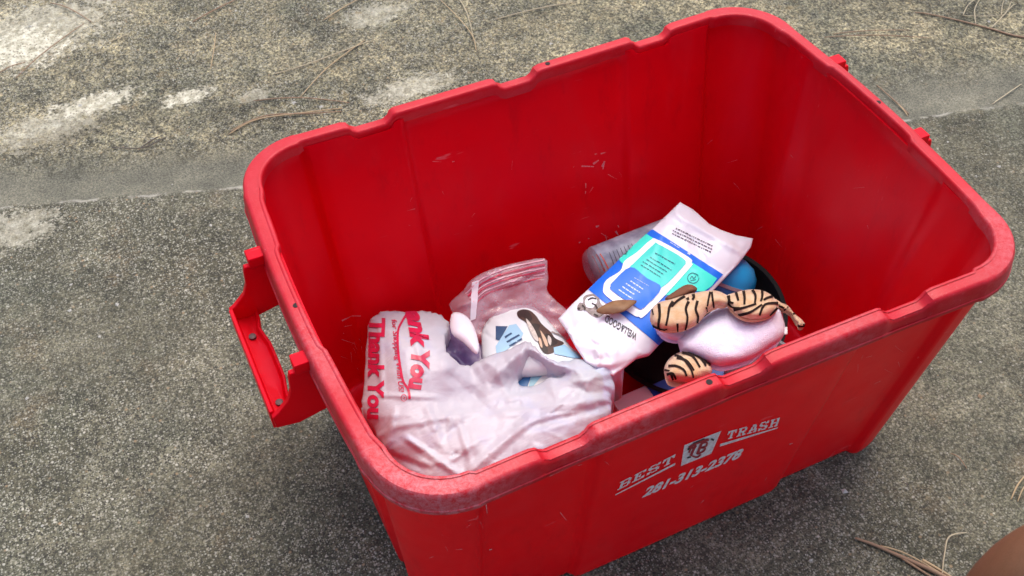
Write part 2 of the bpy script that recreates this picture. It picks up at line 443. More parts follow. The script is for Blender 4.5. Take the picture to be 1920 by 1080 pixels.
of = [(0, 2, 4), (2, 1, 4), (1, 3, 4), (3, 0, 4), (2, 0, 5), (1, 2, 5), (3, 1, 5), (0, 3, 5)]
an = RNG.uniform(0, 6.28, n); st = RNG.uniform(.55, 1.2, n)
ca, sa = np.cos(an), np.sin(an)
vx = oct_[None, :, 0]*sz[:, None]; vy = oct_[None, :, 1]*(sz*st)[:, None]; vz = oct_[None, :, 2]*sz[:, None]
jx = RNG.normal(0, .15, vx.shape)*sz[:, None]
Zg = ground_h(U, W_)
V = np.stack([U[:, None]+vx*ca[:, None]-vy*sa[:, None]+jx, W_[:, None]+vx*sa[:, None]+vy*ca[:, None], Zg[:, None]+vz+.0002], 2).reshape(-1, 3)
F = [tuple(6*i+q for q in t) for i in range(n) for t in of]
me = bpy.data.meshes.new('exposed_gravel'); me.from_pydata(V.tolist(), [], F); me.update()
pal = np.array([(.36, .34, .28), (.28, .27, .22), (.50, .48, .42), (.22, .20, .16), (.28, .20, .12), (.07, .065, .055), (.17, .165, .14)])
ci = RNG.choice(len(pal), n, p=[.24, .24, .07, .16, .05, .14, .10])
ci = np.where(big & (RNG.random(n) < .7), 2, ci)
ca_ = me.color_attributes.new('tone', 'FLOAT_COLOR', 'POINT')
ca_.data.foreach_set('color', np.concatenate([np.repeat(pal[ci], 6, 0), np.ones((n*6, 1))], 1).ravel())
o = link('exposed_gravel', me, ST.m, None, 0)
tag(o, 'pale sand and gravel grains exposed in the weathered concrete', 'gravel', kind='stuff')

# ================================================================== BIN
H = .346
def red(name, worn_amt, rough=.33):
    g = G(name)
    k_ = .72 if worn_amt > .3 else 1.
    c = g.mix(g.ramp(g.noise(5, 4), .3, .7), (.68*k_, .0006, .010), (.84*k_, .0008, .008))
    # handling marks: dull dusty drags and a little brown grime
    vd = g.mapv((0, 0, 0), (0, 0, 0), (5, 5, 1.6))
    c = g.mix(g.math('MULTIPLY', g.ramp(g.noise(2.2, 8, .72, vec=vd, dist=.5), .50, .72), .10), c, (.50, .12, .13))
    c = g.mix(g.math('MULTIPLY', g.ramp(g.noise(6, 9, .78, vec=vd), .54, .70), .30), c, (.30, .006, .012))
    sc = g.mapv((0, 0, 0), (.3, .2, .5), (1, 1, 1))
    scr = g.math('MULTIPLY', g.ramp(g.noise(230, 6, .8, dist=.4), .60, .70), g.ramp(g.noise(13, 5, .7), .46, .62))
    col = g.mix(g.math('MULTIPLY', scr, .10+worn_amt*.75), c, (.82, .35, .36))
    if worn_amt > .3:
        cl = g.ramp(g.noise(34, 9, .8), .46, .72)
        col = g.mix(g.math('MULTIPLY', cl, .22), col, (.70, .09, .12))
        # rubbed raw at the near left corner, less so along the edges
        for (cx_, cy_, rr_, st_) in ((-.29, -.22, .10, 1.), (-.31, -.05, .07, .5), (-.12, -.23, .07, .55), (.30, -.20, .08, .5), (.1, -.23, .06, .35)):
            vv_ = g.mapv((-cx_/rr_, -cy_/rr_, 0), (0, 0, 0), (1/rr_, 1/rr_, 0))
            ln = g.n.new('ShaderNodeVectorMath'); ln.operation = 'LENGTH'; g.l.new(vv_, ln.inputs[0])
            msk = g.math('MULTIPLY', g.ramp(ln.outputs['Value'], .3, 1.0, (1, 1, 1), (0, 0, 0)), g.ramp(g.noise(160, 9, .85, dist=.3), .40, .60))
            col = g.mix(g.math('MULTIPLY', msk, .62*st_), col, (.66, .26, .28))
        col = g.mix(g.math('MULTIPLY', g.ramp(g.noise(110, 8, .85), .60, .72), .5), col, (.20, .05, .045))
    # long fine scratches
    v = g.mapv((0, 0, 0), (.2, .9, .4), (14, 260, 60))
    ls = g.math('MULTIPLY', g.ramp(g.noise(1.6, 3, .5, vec=v), .70, .73), g.ramp(g.noise(7, 3), .5, .6))
    col = g.mix(g.math('MULTIPLY', ls, .35), col, (.8, .3, .32))
    g.set(g.b.inputs['Base Color'], col)
    g.set(g.b.inputs['Roughness'], g.math('ADD', rough, g.math('MULTIPLY', g.noise(35, 6), .22+worn_amt*.2)))
    g.b.inputs['Specular IOR Level'].default_value = .45
    g.b.inputs['Specular Tint'].default_value = (1, .10+1.1*worn_amt, .28+.9*worn_amt, 1)
    nb = g.bump(g.noise(7, 2), .35, .01); nb = g.bump(g.noise(500, 3), .12+.25*worn_amt, .0006, nb)
    g.set(g.b.inputs['Normal'], nb)
    t = g.n.new('ShaderNodeBsdfTranslucent'); t.inputs[0].default_value = (.95, .001, .004, 1)
    mx = g.n.new('ShaderNodeMixShader'); mx.inputs[0].default_value = .28-.24*worn_amt
    g.l.new(g.b.outputs[0], mx.inputs[1]); g.l.new(t.outputs[0], mx.inputs[2]); g.l.new(mx.outputs[0], g.out.inputs[0])
    return g.m
RED = red('red_bin_plastic', .04, .24); RIM = red('scuffed_red_rim_plastic', .6, .26)
HOLE = M('dark_hole', (.015, .004, .004), .8)

A0, B0, RAD = .30, .2204, .052      # inner rim half sizes, corner radius
def keys(lim, feats, stp=.012):
    k = list(feats)+[-lim, lim]; k = sorted(set(round(q, 5) for q in k if -lim <= q <= lim)); out = []
    for a, b in zip(k[:-1], k[1:]):
        m_ = max(1, int((b-a)/stp)); out += [a+(b-a)*i/m_ for i in range(m_)]
    return out+[lim]
nfe = [c+s*q for c in (-.167, 0, .167) for s in (-1, 1) for q in (.015, .021, .024, .03)]
pfe = [s*q for s in (-1, 1) for q in (.125, .131, .133, .139, .236, .240, .243, .247)]
sfe = [s*q+.017 for s in (-1, 1) for q in (.064, .070)]+[s*q for s in (-1, 1) for q in (.105, .112)]
kx = keys(A0-RAD, nfe+pfe); ky = keys(B0-RAD, sfe)
LOOP = []   # (side, s, cornerangle)
for s in kx: LOOP.append(('f', s, 0))
for i in range(1, 12): LOOP.append(('c', (1, -1), -90+i*90/12))
for s in ky: LOOP.append(('r', s, 0))
for i in range(1, 12): LOOP.append(('c', (1, 1), i*90/12))
for s in reversed(kx): LOOP.append(('b', s, 0))
for i in range(1, 12): LOOP.append(('c', (-1, 1), 90+i*90/12))
for s in reversed(ky): LOOP.append(('l', s, 0))
for i in range(1, 12): LOOP.append(('c', (-1, -1), 180+i*90/12))
def sm(x, a, b):
    t = min(1, max(0, (x-a)/(b-a))); return t*t*(3-2*t)
def panel(side, s, t):
    if side in 'fb': v = .009*(1-sm(abs(s), .129, .136)) + .008*sm(abs(s), .238, .245)
    elif side in 'rl': v = .006*(1-sm(abs(s), .104, .112)) + .004*sm(abs(s), .14, .155)
    else: v = .008
    return v*sm(t, 1.0, .93)*1.0
def loop_pt(i, t, off, r=None):
    side, s, ang = LOOP[i]
    a = .278-.004+(A0-.278+.004)*t; b = .166-.004+(B0-.166+.004)*t; r = RAD*(.75+.25*t) if r is None else r
    bow = .007*t
    if side in 'fb':
        q = s/(A0-RAD)*(a-r); sg = -1 if side == 'f' else 1
        return Vector((q, sg*(b+off-.003*t*(1-(s/(A0-RAD))**2)), 0)), Vector((0, sg, 0))
    if side in 'rl':
        q = s/(B0-RAD)*(b-r); sg = 1 if side == 'r' else -1
        return Vector((sg*(a+off+bow*(1-(s/(B0-RAD))**2)), q, 0)), Vector((sg, 0, 0))
    sg = s; n = Vector((math.cos(R(ang)), math.sin(R(ang)), 0))
    return Vector((sg[0]*(a-r), sg[1]*(b-r), 0))+n*(r+off), n
def notch(i):
    side, s, _ = LOOP[i]
    if side not in 'fb': return 0
    return max(1-sm(abs(s-c), .017, .0265) for c in (-.167, 0, .167))
N = len(LOOP)
bin_ = empty('recycling_bin', (0, 0, 0))
tag(bin_, 'large red plastic bin with scuffed rim, white lettering and open handles on the concrete', 'bin')
v = []; f = []
def ring(t, off, z, dz=None):
    b = len(v)
    for i in range(N):
        p, n = loop_pt(i, t, off+(panel(LOOP[i][0], LOOP[i][1], t)))
        v.append(Vector((p.x, p.y, z+(dz(i) if dz else 0))))
    return b
def bridge(a, b):
    for i in range(N): f.append((a+i, a+(i+1) % N, b+(i+1) % N, b+i))
nd = lambda i: -.010*notch(i)
T = .0038
rows = [ring(0, T-.012, 0), ring(0, T-.004, .0012), ring(.01, T-.0008, .005)]
for t in (.04, .12, .22, .34, .46, .58, .7, .8, .88, .915, .935, .955): rows.append(ring(t, T, t*H))
rows.append(ring(.975, T-.0005, .975*H, nd))
rows.append(ring(.975, .0005, .975*H, nd))
for t in (.955, .935, .915, .88, .8, .7, .58, .46, .34, .22, .12, .05): rows.append(ring(t, 0, t*H))
rows += [ring(.03, -.002, .0085), ring(.02, -.006, .0065), ring(.02, -.014, .006)]
for a, b in zip(rows[:-1], rows[1:]): bridge(a, b)
f.append(tuple(rows[-1]+i for i in range(N))); f.append(tuple(rows[0]+i for i in reversed(range(N))))
body = pydata('body', v, f, RED, bin_, 50)
# rim with stacking notches
prof = [(.0008, -.014), (.0002, -.005), (.0004, -.0016), (.0012, -.0004), (.0026, .0004), (.0040, .0002), (.0050, -.0006), (.0180, -.0006), (.0208, -.0010), (.0228, -.0024), (.0242, -.0052), (.0252, -.0150), (.0258, -.0195), (.0268, -.0200), (.0270, -.0235), (.0264, -.0245), (.0250, -.0245), (.0240, -.018), (.0228, -.008), (.019, -.0046), (.0058, -.0046), (.0045, -.014)]
RIMK = dict(f=.68, b=.66, r=.66, l=.74, c=.66)
v = []; f = []; rws = []
for (o_, z_) in prof:
    b = len(v)
    for i in range(N):
        side, s, ang = LOOP[i]
        nn = notch(i); o2 = o_*RIMK[side] if o_ > .004 else o_; o_ = o_; z2 = H+z_-.010*nn*(1 if z_ > -.019 else .35)
        if side in 'rl':
            k = 1-sm(abs(s-.017), .062, .072)
            if o_ < .006: o2 = o_+.0035*k
            z2 += .0012*k*(1 if z_ > -.012 else 0)
        if side == 'c' or (side in 'fb' and abs(s) > .243) or (side in 'rl' and abs(s) > .158):
            if o_ < .006: o2 -= .003
            if o_ > .02: o2 += .0008
        if side in 'fb' and o_ > .02: o2 -= .0025*nn
        p, n = loop_pt(i, 1, o2)
        v.append(Vector((p.x, p.y, z2)))
    rws.append(b)
for a, b in zip(rws, rws[1:]+rws[:1]): bridge(a, b)
rim = pydata('rim', v, f, RIM, bin_, 38)
# small holes in the rim, their dark put in as black discs
for (x, y) in ((.040, .2262), (-.0335, -.2258), (-.3158, .006), (.3158, .0109)):
    vv = []; ff = []
    for k in range(12): vv.append(Vector((x+.0028*math.cos(k*math.pi/6), y+.0028*math.sin(k*math.pi/6), H+.0010 if abs(x) > .2 else H-.0002)))
    for k in range(12): vv.append(Vector((vv[k].x, vv[k].y, H-.003)))
    ff = [tuple(range(12))]+[(k, (k+1) % 12, 12+(k+1) % 12, 12+k) for k in range(12)]
    pydata('rim_hole_dark_disc', vv, ff, HOLE, bin_, 0)
# handles: lug, arm plate, trough-shaped grip
def handle(sg):
    v = []; f = []
    def X(x): return sg*x
    yc = .0175 if sg < 0 else .023
    def arm(y, th, flip):
        prof = [(.316, .330), (.318, .268), (.345, .262), (.366, .266), (.367, .281), (.362, .284), (.350, .296), (.3455, .308), (.3445, .324), (.343, .330)]
        b = len(v)
        for (x, z) in prof:
            v.append(Vector((X(x), y-th/2, z)))
        for (x, z) in prof:
            v.append(Vector((X(x), y+th/2, z)))
        n = len(prof); f.append(tuple(b+i for i in range(n))); f.append(tuple(b+n+i for i in reversed(range(n))))
        for i in range(n): f.append((b+i, b+n+i, b+n+(i+1) % n, b+(i+1) % n))
    ya, yb = yc+.073, yc-.0675
    arm(ya, .0055, 0); arm(yb, .0055, 0)
    # lugs under the rim
    for y in (ya, yb):
        for s_ in (1,):
            b = len(v)
            box(v, f, (X(.3290), y+.0040, .3325), (.018, .015, .012))
    L = ya-yb
    # trough: outer wall, floor, inner lip
    prof = [(.3680, .260), (.3680, .2835), (.3640, .2835), (.3630, .268), (.352, .2655), (.3460, .267), (.3440, .2715), (.3415, .2715), (.3420, .260)]
    b = len(v); ny = 12
    for j in range(ny+1):
        y = yb+.0029+(L-.0058)*j/ny
        e = min(j, ny-j)
        for q, (x, z) in enumerate(prof):
            xx = x+(.004*math.exp(-((e-2.2)/1.0)**2) if q in (5, 6, 7, 8) else 0)
            v.append(Vector((X(xx), y, z)))
    n = len(prof)
    for j in range(ny):
        for i in range(n): f.append((b+j*n+i, b+j*n+(i+1) % n, b+(j+1)*n+(i+1) % n, b+(j+1)*n+i))
    f.append(tuple(b+i for i in range(n))); f.append(tuple(b+ny*n+i for i in reversed(range(n))))
    h = pydata('handle', v, f, RED if sg > 0 else RED, bin_, 35); bevelled(h, .0009, 2)
    SC = M('dull_screw_metal', (.12, .07, .07), .6, metal=.3)
    for y in (yc+.042, yc-.045):
        vv, ff = tube([(X(.3555), y, .2655), (X(.3555), y, .2688), (X(.3555), y, .2693)], [.0036, .0036, .0022], 12)
        s_ = pydata('screw', vv, ff, SC, h, 30)
handle(-1); handle(1)

# lettering on the front panel
PRT = M('white_screen_print', (.80, .74, .73), .55, noise=.6, nscale=300, col2=(.70, .50, .50))
MARK = M('deep_red_print', (.36, .02, .03), .6); MARKD = M('charcoal_print', (.03, .02, .02), .6)
tb = Target(body)
Q = lambda x, y: (1120+x*.19792, 760+y*.19792)
SLAB = {
 'B': ["11111110", "01100011", "01100011", "01111110", "01100011", "01100011", "11111110"],
 'E': ["11111111", "01100011", "01101000", "01111000", "01101000", "01100011", "11111111"],
 'S': ["01111011", "11000111", "11100000", "01111110", "00000111", "11100011", "11011110"],
 'T': ["11111111", "11011011", "10011001", "00011000", "00011000", "00011000", "00111100"],
 'R': ["11111110", "01100011", "01100011", "01111110", "01101100", "01100110", "11110111"],
 'A': ["00011100", "00011110", "00110110", "00110110", "01111111", "01100011", "11110111"],
 'H': ["11110111", "01100011", "01100011", "01111111", "01100011", "01100011", "11110111"]}
def slab(word, p0, p1, up, name):
    bm = bmesh.new(); p0 = np.array(p0); du = (np.array(p1)-p0)/(len(word)*9.6-1.6); up = np.array(up)/7
    for i, ch in enumerate(word):
        for r, row in enumerate(SLAB[ch]):
            c = 0
            while c < 8:
                if row[c] == '1':
                    e = c
                    while e < 8 and row[e] == '1': e += 1
                    q = [(i*9.6+c, 6-r), (i*9.6+e, 6-r), (i*9.6+e, 7-r), (i*9.6+c, 7-r)]
                    bm.faces.new([bm.verts.new((*(p0+du*a+up*b), 0)) for a, b in q]); c = e
                else: c += 1
    return bmprint(bm, name, tb, PRT, body, .0007, 12)
slab('BEST', Q(186, 800), Q(712, 533), (5.5, -15.5), 'lettering')
slab('TRASH', Q(1212, 322), Q(1700, 190), (5.5, -16), 'lettering')
polyprint('underline', [[Q(165, 848), Q(732, 560), Q(736, 538), Q(168, 838)]], tb, PRT, body, .0007, 16)
polyprint('underline', [[Q(1155, 386), Q(1700, 214), Q(1712, 200), Q(1160, 360)]], tb, PRT, body, .0007, 16)
text('lettering', '281-313-2378', Q(420, 866), Q(1362, 480), (4.5, -15.5), tb, PRT, body, bold=.042, shear=.25, off=.0007, step=14)
em = polyprint('emblem', [[Q(820, 372), Q(1170, 236), Q(1076, 452), Q(788, 570)]], tb, PRT, body, .0007, 8)
E_ = lambda L: [Q(*p) for p in L]
strokes('emblem_mark', [(E_([(862, 392), (930, 352), (1010, 322), (1050, 316)]), 4.6), (E_([(930, 368), (905, 410), (880, 470)]), 4.5), (E_([(862, 440), (880, 400), (905, 390)]), 3),
        (E_([(985, 345), (962, 400), (940, 455)]), 4.5), (E_([(985, 350), (1030, 340), (1025, 375), (975, 395)]), 3.2), (E_([(975, 395), (1015, 392), (1000, 425), (945, 450)]), 3.2), (E_([(895, 470), (940, 482), (975, 455)]), 3)],
        tb, MARK, em, .0012, 6)
strokes('emblem_mark', [(E_([(1070, 308), (1098, 318)]), 3.5), (E_([(848, 408), (870, 396)]), 3), (E_([(845, 486), (880, 478)]), 2.5), (E_([(900, 350), (1010, 305)]), 1.5)], tb, MARKD, em, .0014, 6)

# scratches that bit through the red inside and outside
CHIP = M('whitened_scratch', (.82, .42, .42), .6, noise=.7, nscale=700, col2=(.70, .06, .07))
S_ = []
for (x0, y0, x1, y1, w_) in ((1090, 311, 1113, 312, 2.6), (1112, 307, 1122, 300, 3.6), (1128, 312, 1134, 302, 3.4), (1133, 302, 1130, 317, 3), (1126, 288, 1136, 285, 2.2), (1115, 289, 1119, 288, 2.6), (1098, 343, 1098, 352, 1.6), (1098, 358, 1097, 363, 1.6),
                            (1117, 425, 1123, 423, 4), (1154, 433, 1159, 441, 3.6), (1135, 440, 1137, 450, 1.6), (1085, 455, 1088, 453, 2.6), (1102, 447, 1105, 447, 2), (1158, 422, 1160, 426, 2),
                            (641, 601, 660, 592, 2.6), (660, 592, 676, 592, 2.2), (645, 612, 660, 609, 1.2), (848, 303, 852, 302, 1.6), (640, 636, 668, 645, 1.0)):
    S_.append(([(x0, y0), (x1, y1)], w_, w_*.5))
tag(strokes('scratch_marks', S_, tb, CHIP, body, .0005, 6), kind='stuff')
S_ = []
rs = random.Random(12)
for (cx_, cy_, sx_, sy_, n_) in ((1120, 305, 60, 50, 4), (1130, 440, 60, 20, 3), (655, 640, 25, 50, 9), (1500, 330, 180, 120, 8), (820, 360, 160, 90, 8), (1300, 900, 220, 60, 6), (860, 1010, 60, 50, 5), (1640, 690, 60, 60, 7)):
    for k in range(n_):
        x0, y0 = cx_+rs.gauss(0, sx_*.5), cy_+rs.gauss(0, sy_*.5); a_ = rs.uniform(0, 3.1); L_ = rs.uniform(2, 22)**1.0
        S_.append(([(x0, y0), (x0+L_*.5*math.cos(a_)+rs.uniform(-1, 1), y0+L_*.5*math.sin(a_)), (x0+L_*math.cos(a_), y0+L_*math.sin(a_))], rs.uniform(.4, 1.0), .2))
for (x0, y0, x1, y1, w_) in ((882, 949, 910, 938, 1.6), (911, 945, 913, 962, 2.2), (1030, 892, 1075, 872, 1.2), (917, 1030, 922, 1029, 3), (1090, 870, 1083, 872, 1.2), (1408, 730, 1420, 727, 2), (1395, 736, 1404, 734, 1), (1480, 832, 1486, 830, 2), (1545, 870, 1565, 845, 1.2), (1540, 676, 1560, 671, 1.4), (1050, 960, 1062, 975, 1.2), (1700, 608, 1722, 600, 1.6)):
    S_.append(([(x0, y0), (x1, y1)], w_, w_*.4))
tag(strokes('scratch_marks', S_, tb, CHIP, body, .0005, 6), kind='stuff')

# ================================================================== CONTENTS
# ---- black dish, tilted, on the floor of the bin
def lathe(prof, n=64):
    v = []; f = []
    for (r, z) in prof:
        for k in range(n): v.append(Vector((r*math.cos(2*math.pi*k/n), r*math.sin(2*math.pi*k/n), z)))
    m_ = len(prof)
    for j in range(m_-1):
        for k in range(n): f.append((j*n+k, j*n+(k+1) % n, (j+1)*n+(k+1) % n, (j+1)*n+k))
    f.append(tuple(range(n))); f.append(tuple((m_-1)*n+k for k in reversed(range(n))))
    return v, f
BLK = M('black_gloss_plastic', (.006, .006, .007), .6, bump=.05, spec=.15)
v, f = lathe([(.092, 0), (.095, .001), (.110, .020), (.116, .030), (.1175, .0305), (.1175, .0320), (.1155, .0325), (.112, .0315), (.106, .020), (.093, .0045), (.088, .0035)])
Rm = Euler((R(3), R(-11), 0)).to_matrix()
dish = pydata('black_dish', [Rm@(p*.93)+Vector((.152, .046, .031)) for p in v], f, BLK, None, 40)
tag(dish, 'round black plastic dish lying under the wipes pack and plush toy', 'dish')

# ---- white and blue flat box on the bin floor
cb = empty('carton', (.07, -.035, .008)); tag(cb, 'flat white and blue carton on the bin floor beneath the striped paw', 'box')
WHT = M('white_card', (.78, .77, .78), .45); BLU = M('blue_card', (.03, .10, .50), .4)
rz = Matrix.Rotation(R(2), 3, 'Z')
for x0, x1, m in ((.0, .047, WHT), (.0475, .150, BLU)):
    v = []; f = []
    box(v, f, ((x0+x1)/2+.01, -.030, .020), (x1-x0, .055, .024), rz)
    bevelled(pydata('carton_end' if m is WHT else 'carton_sleeve', v, f, m, cb, 40), .001)

# ---- grey tub edge under the toy
GRY = M('grey_blue_plastic', (.30, .38, .42), .35, noise=.4, nscale=20)
v, f = lathe([(.036, 0), (.040, .002), (.044, .026), (.047, .028), (.047, .031), (.043, .031), (.041, .027)], 40)
tb2 = pydata('round_tub', [Euler((R(6), R(4), 0)).to_matrix()@p+Vector((.170, -.060, .040)) for p in v], f, GRY, None, 40)
tag(tb2, 'pale grey round tub half hidden under the white belly of the plush toy', 'tub')

# ---- bright blue round container
v, f = lathe([(.002, 0), (.020, .001), (.030, .008), (.035, .020), (.036, .030), (.034, .042), (.026, .053), (.014, .059), (.002, .060)], 40)
bc = empty('blue_container', (.212, .072, .06)); tag(bc, 'bright blue rounded container beside the black dish rim, behind the wipes pack', 'container')
CY = M('cyan_blue_plastic', (.01, .38, .78), .35, noise=.3, nscale=8, col2=(.01, .30, .66))
Rb = Euler((R(-20), R(35), 0)).to_matrix()
bcc = un(1362, 524, .078)
pydata('shell', [Rb@(p-Vector((0, 0, .03)))+bcc for p in v], f, CY, bc, 60)
v, f = lathe([(.0355, .025), (.0375, .025), (.0378, .029), (.0355, .029)], 40)
pydata('seam_ring', [Rb@(p-Vector((0, 0, .03)))+bcc for p in v], f, M('light_grey_plastic', (.38, .38, .40), .4), bc, 60)

# ---- clear bottle with label, under the wipes pack
bt = empty('clear_bottle', tuple(un(1130, 500, .08))); tag(bt, 'clear plastic bottle with orange striped label poking out under the wipes pack', 'bottle')
CLR = M('clear_plastic', (.55, .60, .66), .12, alpha=.35, spec=.7, coat=.6)
P0 = un(1102, 507, .075); P1 = un(1310, 425, .085)
ax = (P1-P0).normalized(); L_ = (P1-P0).length
q = ax.to_track_quat('Z', 'Y').to_matrix()
v, f = lathe([(.004, .004), (.012, -.001), (.0205, .002), (.0245, .008), (.0255, .018), (.0255, L_*.8), (.018, L_*.93), (.012, L_)], 40)
bot = pydata('bottle_shell', [q@p+P0 for p in v], f, CLR, bt, 60)
v, f = lathe([(.0252, .012), (.0259, .013), (.0259, L_*.78), (.0252, L_*.785)], 40)
LBL = M('faded_label', (.50, .56, .64), .45, noise=.5, nscale=60, col2=(.28, .31, .40))
lab = pydata('label', [q@p+P0 for p in v], f, LBL, bt, 60)
tl = Target(lab)
ORG = M('orange_red_print', (.75, .10, .05), .5); INK = M('grey_ink', (.10, .10, .12), .6)
strokes('label_stripe', [([(1112, 480), (1118, 492), (1126, 512)], 2.6), ([(1118, 477), (1125, 489), (1134, 508)], 2.6), ([(1125, 476), (1132, 487), (1140, 503)], 2.0)], tl, ORG, lab, .0006, 6)
strokes('label_text', [([(x, 474-(x-1140)*.38), (x+10, 500-(x-1140)*.5)], 1.1) for x in range(1142, 1188, 7)], tl, INK, lab, .0006, 6)

# ---- wipes pack
WA, WB, WC, WD = np.array([1275, 379.]), np.array([1412, 449.]), np.array([1196, 700.]), np.array([1018, 618.])
def wz(P):
    a = np.array(un(*WA, .150)); u = (P-WA)@((WD-WA)/np.dot(WD-WA, WD-WA)); w_ = (P-WA)@((WB-WA)/np.dot(WB-WA, WB-WA))
    return .150-.024*np.clip(u, -.1, 1.2)-.030*np.clip(w_, 0, 1)
def wtop(P, d):
    u = (P-WA)@((WD-WA)/np.dot(WD-WA, WD-WA))
    z = wz(P)+.0045*(1-np.exp(-d/12))+facets(P, 70, .0016, 61)*(.5+.9*(u > .7)+.8*(u < .2))
    z += creases(P, 16, (1260, 385, 1400, 470), .0040, 9, 40, (.5, 1.0), 3)*np.exp(-((u)/.2)**2)
    z += creases(P, 26, (1020, 600, 1220, 700), .0060, 10, 30, (0, 3.1), 5)*np.clip((u-.72)/.15, 0, 1)
    z += creases(P, 16, (1050, 400, 1400, 700), .0010, 14, 60, (0, 3.1), 6)
    return z
outl = [(1275, 379), (1300, 393), (1330, 420), (1352, 431), (1380, 441), (1412, 447), (1408, 462), (1385, 493), (1350, 530), (1310, 572), (1268, 615), (1240, 640), (1220, 662), (1196, 668), (1168, 690), (1150, 702), (1120, 694), (1099, 678), (1080, 650), (1062, 618), (1047, 597), (1075, 568), (1112, 534), (1150, 498), (1190, 460), (1215, 437), (1245, 408)]
wp = empty('wipes_pack', tuple(un(1220, 560, .10))); tag(wp, 'white, blue and teal soft pack of pet wipes lying upside down in the bin', 'wipes pack')
PACKW = M('white_pack_film', (.78, .80, .88), .4, coat=.1)
pack = sheet('pouch', outl, wtop, lambda P, d: .002+.024*(1-np.exp(-d/14)), PACKW, step=4, parent=wp)
tp = Target(pack)
BLUE = M('blue_pack_print', (.002, .155, .78), .42); TEAL = M('teal_pack_print', (.05, .80, .66), .42)
TEAL2 = M('turquoise_pack_print', (.04, .68, .60), .42); WPR = M('white_pack_print', (.84, .88, .95), .42)
z3 = lambda x, y: (1060+x/3, 360+y/3)
Z3 = lambda L: [z3(*p) for p in L]
# blue field, then teal corner fields, the white frame and its two inner panels
polyprint('printed_panel', [Z3([(455, 205), (480, 205), (885, 465), (840, 515), (800, 555), (550, 835), (520, 862), (450, 800), (330, 700), (205, 610), (118, 540), (245, 405), (440, 225)])], tp, BLUE, pack, .0008, 5)
polyprint('printed_panel', [Z3([(438, 228), (850, 488), (820, 530), (775, 562), (700, 560), (560, 585), (640, 470), (660, 400), (520, 310), (490, 295), (420, 380), (325, 408), (292, 378)])], tp, TEAL, pack, .0014, 5)
fr = spline(Z3([(480, 278), (520, 275), (690, 372), (705, 405), (690, 440), (455, 690), (410, 705), (370, 690), (230, 590), (215, 545), (235, 500), (310, 450), (335, 395), (405, 345)]), 4)
polyprint('printed_frame', [fr], tp, WPR, pack, .0020, 5)
polyprint('printed_panel', [spline(Z3([(500, 302), (525, 303), (660, 380), (672, 405), (660, 425), (535, 545), (455, 490), (370, 430), (380, 415)]), 4)], tp, TEAL2, pack, .0026, 5)
polyprint('printed_panel', [spline(Z3([(368, 432), (455, 492), (534, 546), (450, 645), (430, 660), (405, 660), (265, 565), (255, 540), (268, 515)]), 4)], tp, BLUE, pack, .0030, 5)
NAVY = M('navy_ink', (.01, .09, .16), .5); PALE = M('pale_ink', (.55, .68, .85), .5)
# fine print too small to read: word-like dashes
def dashes(p0, p1, gap, rng, w_, rows, dv):
    out = []
    for r in range(rows):
        a = np.array(p0)+np.array(dv)*r; b = np.array(p1)+np.array(dv)*r; L = np.hypot(*(b-a)); u = (b-a)/L; s = rng.uniform(0, 5); e = L-rng.uniform(0, 10)
        while s < e:
            q = min(e, s+rng.uniform(2, 7)); out.append(([tuple(a+u*s), tuple(a+u*q)], w_)); s = q+gap
    return out
rr = random.Random(4)
strokes('fine_print', dashes(z3(500, 350), z3(615, 415), 1.3, rr, 1.5, 1, (0, 0))+dashes(z3(472, 372), z3(600, 452), 1.3, rr, 1.3, 4, (-6.2, 4.6)), tp, NAVY, pack, .0032, 4)
strokes('fine_print', dashes(z3(385, 490), z3(480, 545), 1.3, rr, .8, 1, (0, 0))+dashes(z3(360, 505), z3(440, 560), 1.2, rr, 2.2, 4, (-6.5, 6)), tp, PALE, pack, .0032, 4)
strokes('fine_print', dashes(z3(610, 200), z3(835, 310), 1.4, rr, 1.8, 3, (-2.6, 5.2)), tp, INK, pack, .0009, 5)
strokes('fine_print', dashes(z3(575, 278), z3(650, 325), 1.2, rr, 1.3, 1, (0, 0))+[([z3(686, 345), z3(700, 355)], 3)], tp, PALE, pack, .0013, 5)
c0 = np.array(z3(716, 488)); circ = [tuple(c0+np.array((10.5*math.cos(a), 9.6*math.sin(a)))) for a in np.linspace(0, 2*math.pi, 14)[:-1]]
strokes('round_badge', [(circ, 1.3, 1.3, True), ([tuple(c0+(-6, 2)), tuple(c0+(-2, -3)), tuple(c0+(1, 1)), tuple(c0+(5, -4))], 1.3), ([tuple(c0+(-5, 5)), tuple(c0+(5, 3))], 1.2)], tp, NAVY, pack, .0020, 4)
BKI = M('black_ink', (.03, .03, .035), .5)
text('lettering', 'WELL&GOOD', z3(405, 800), z3(232, 692), (-4.2, 12.0), tp, BKI, pack, bold=.012, off=.0009, step=5)
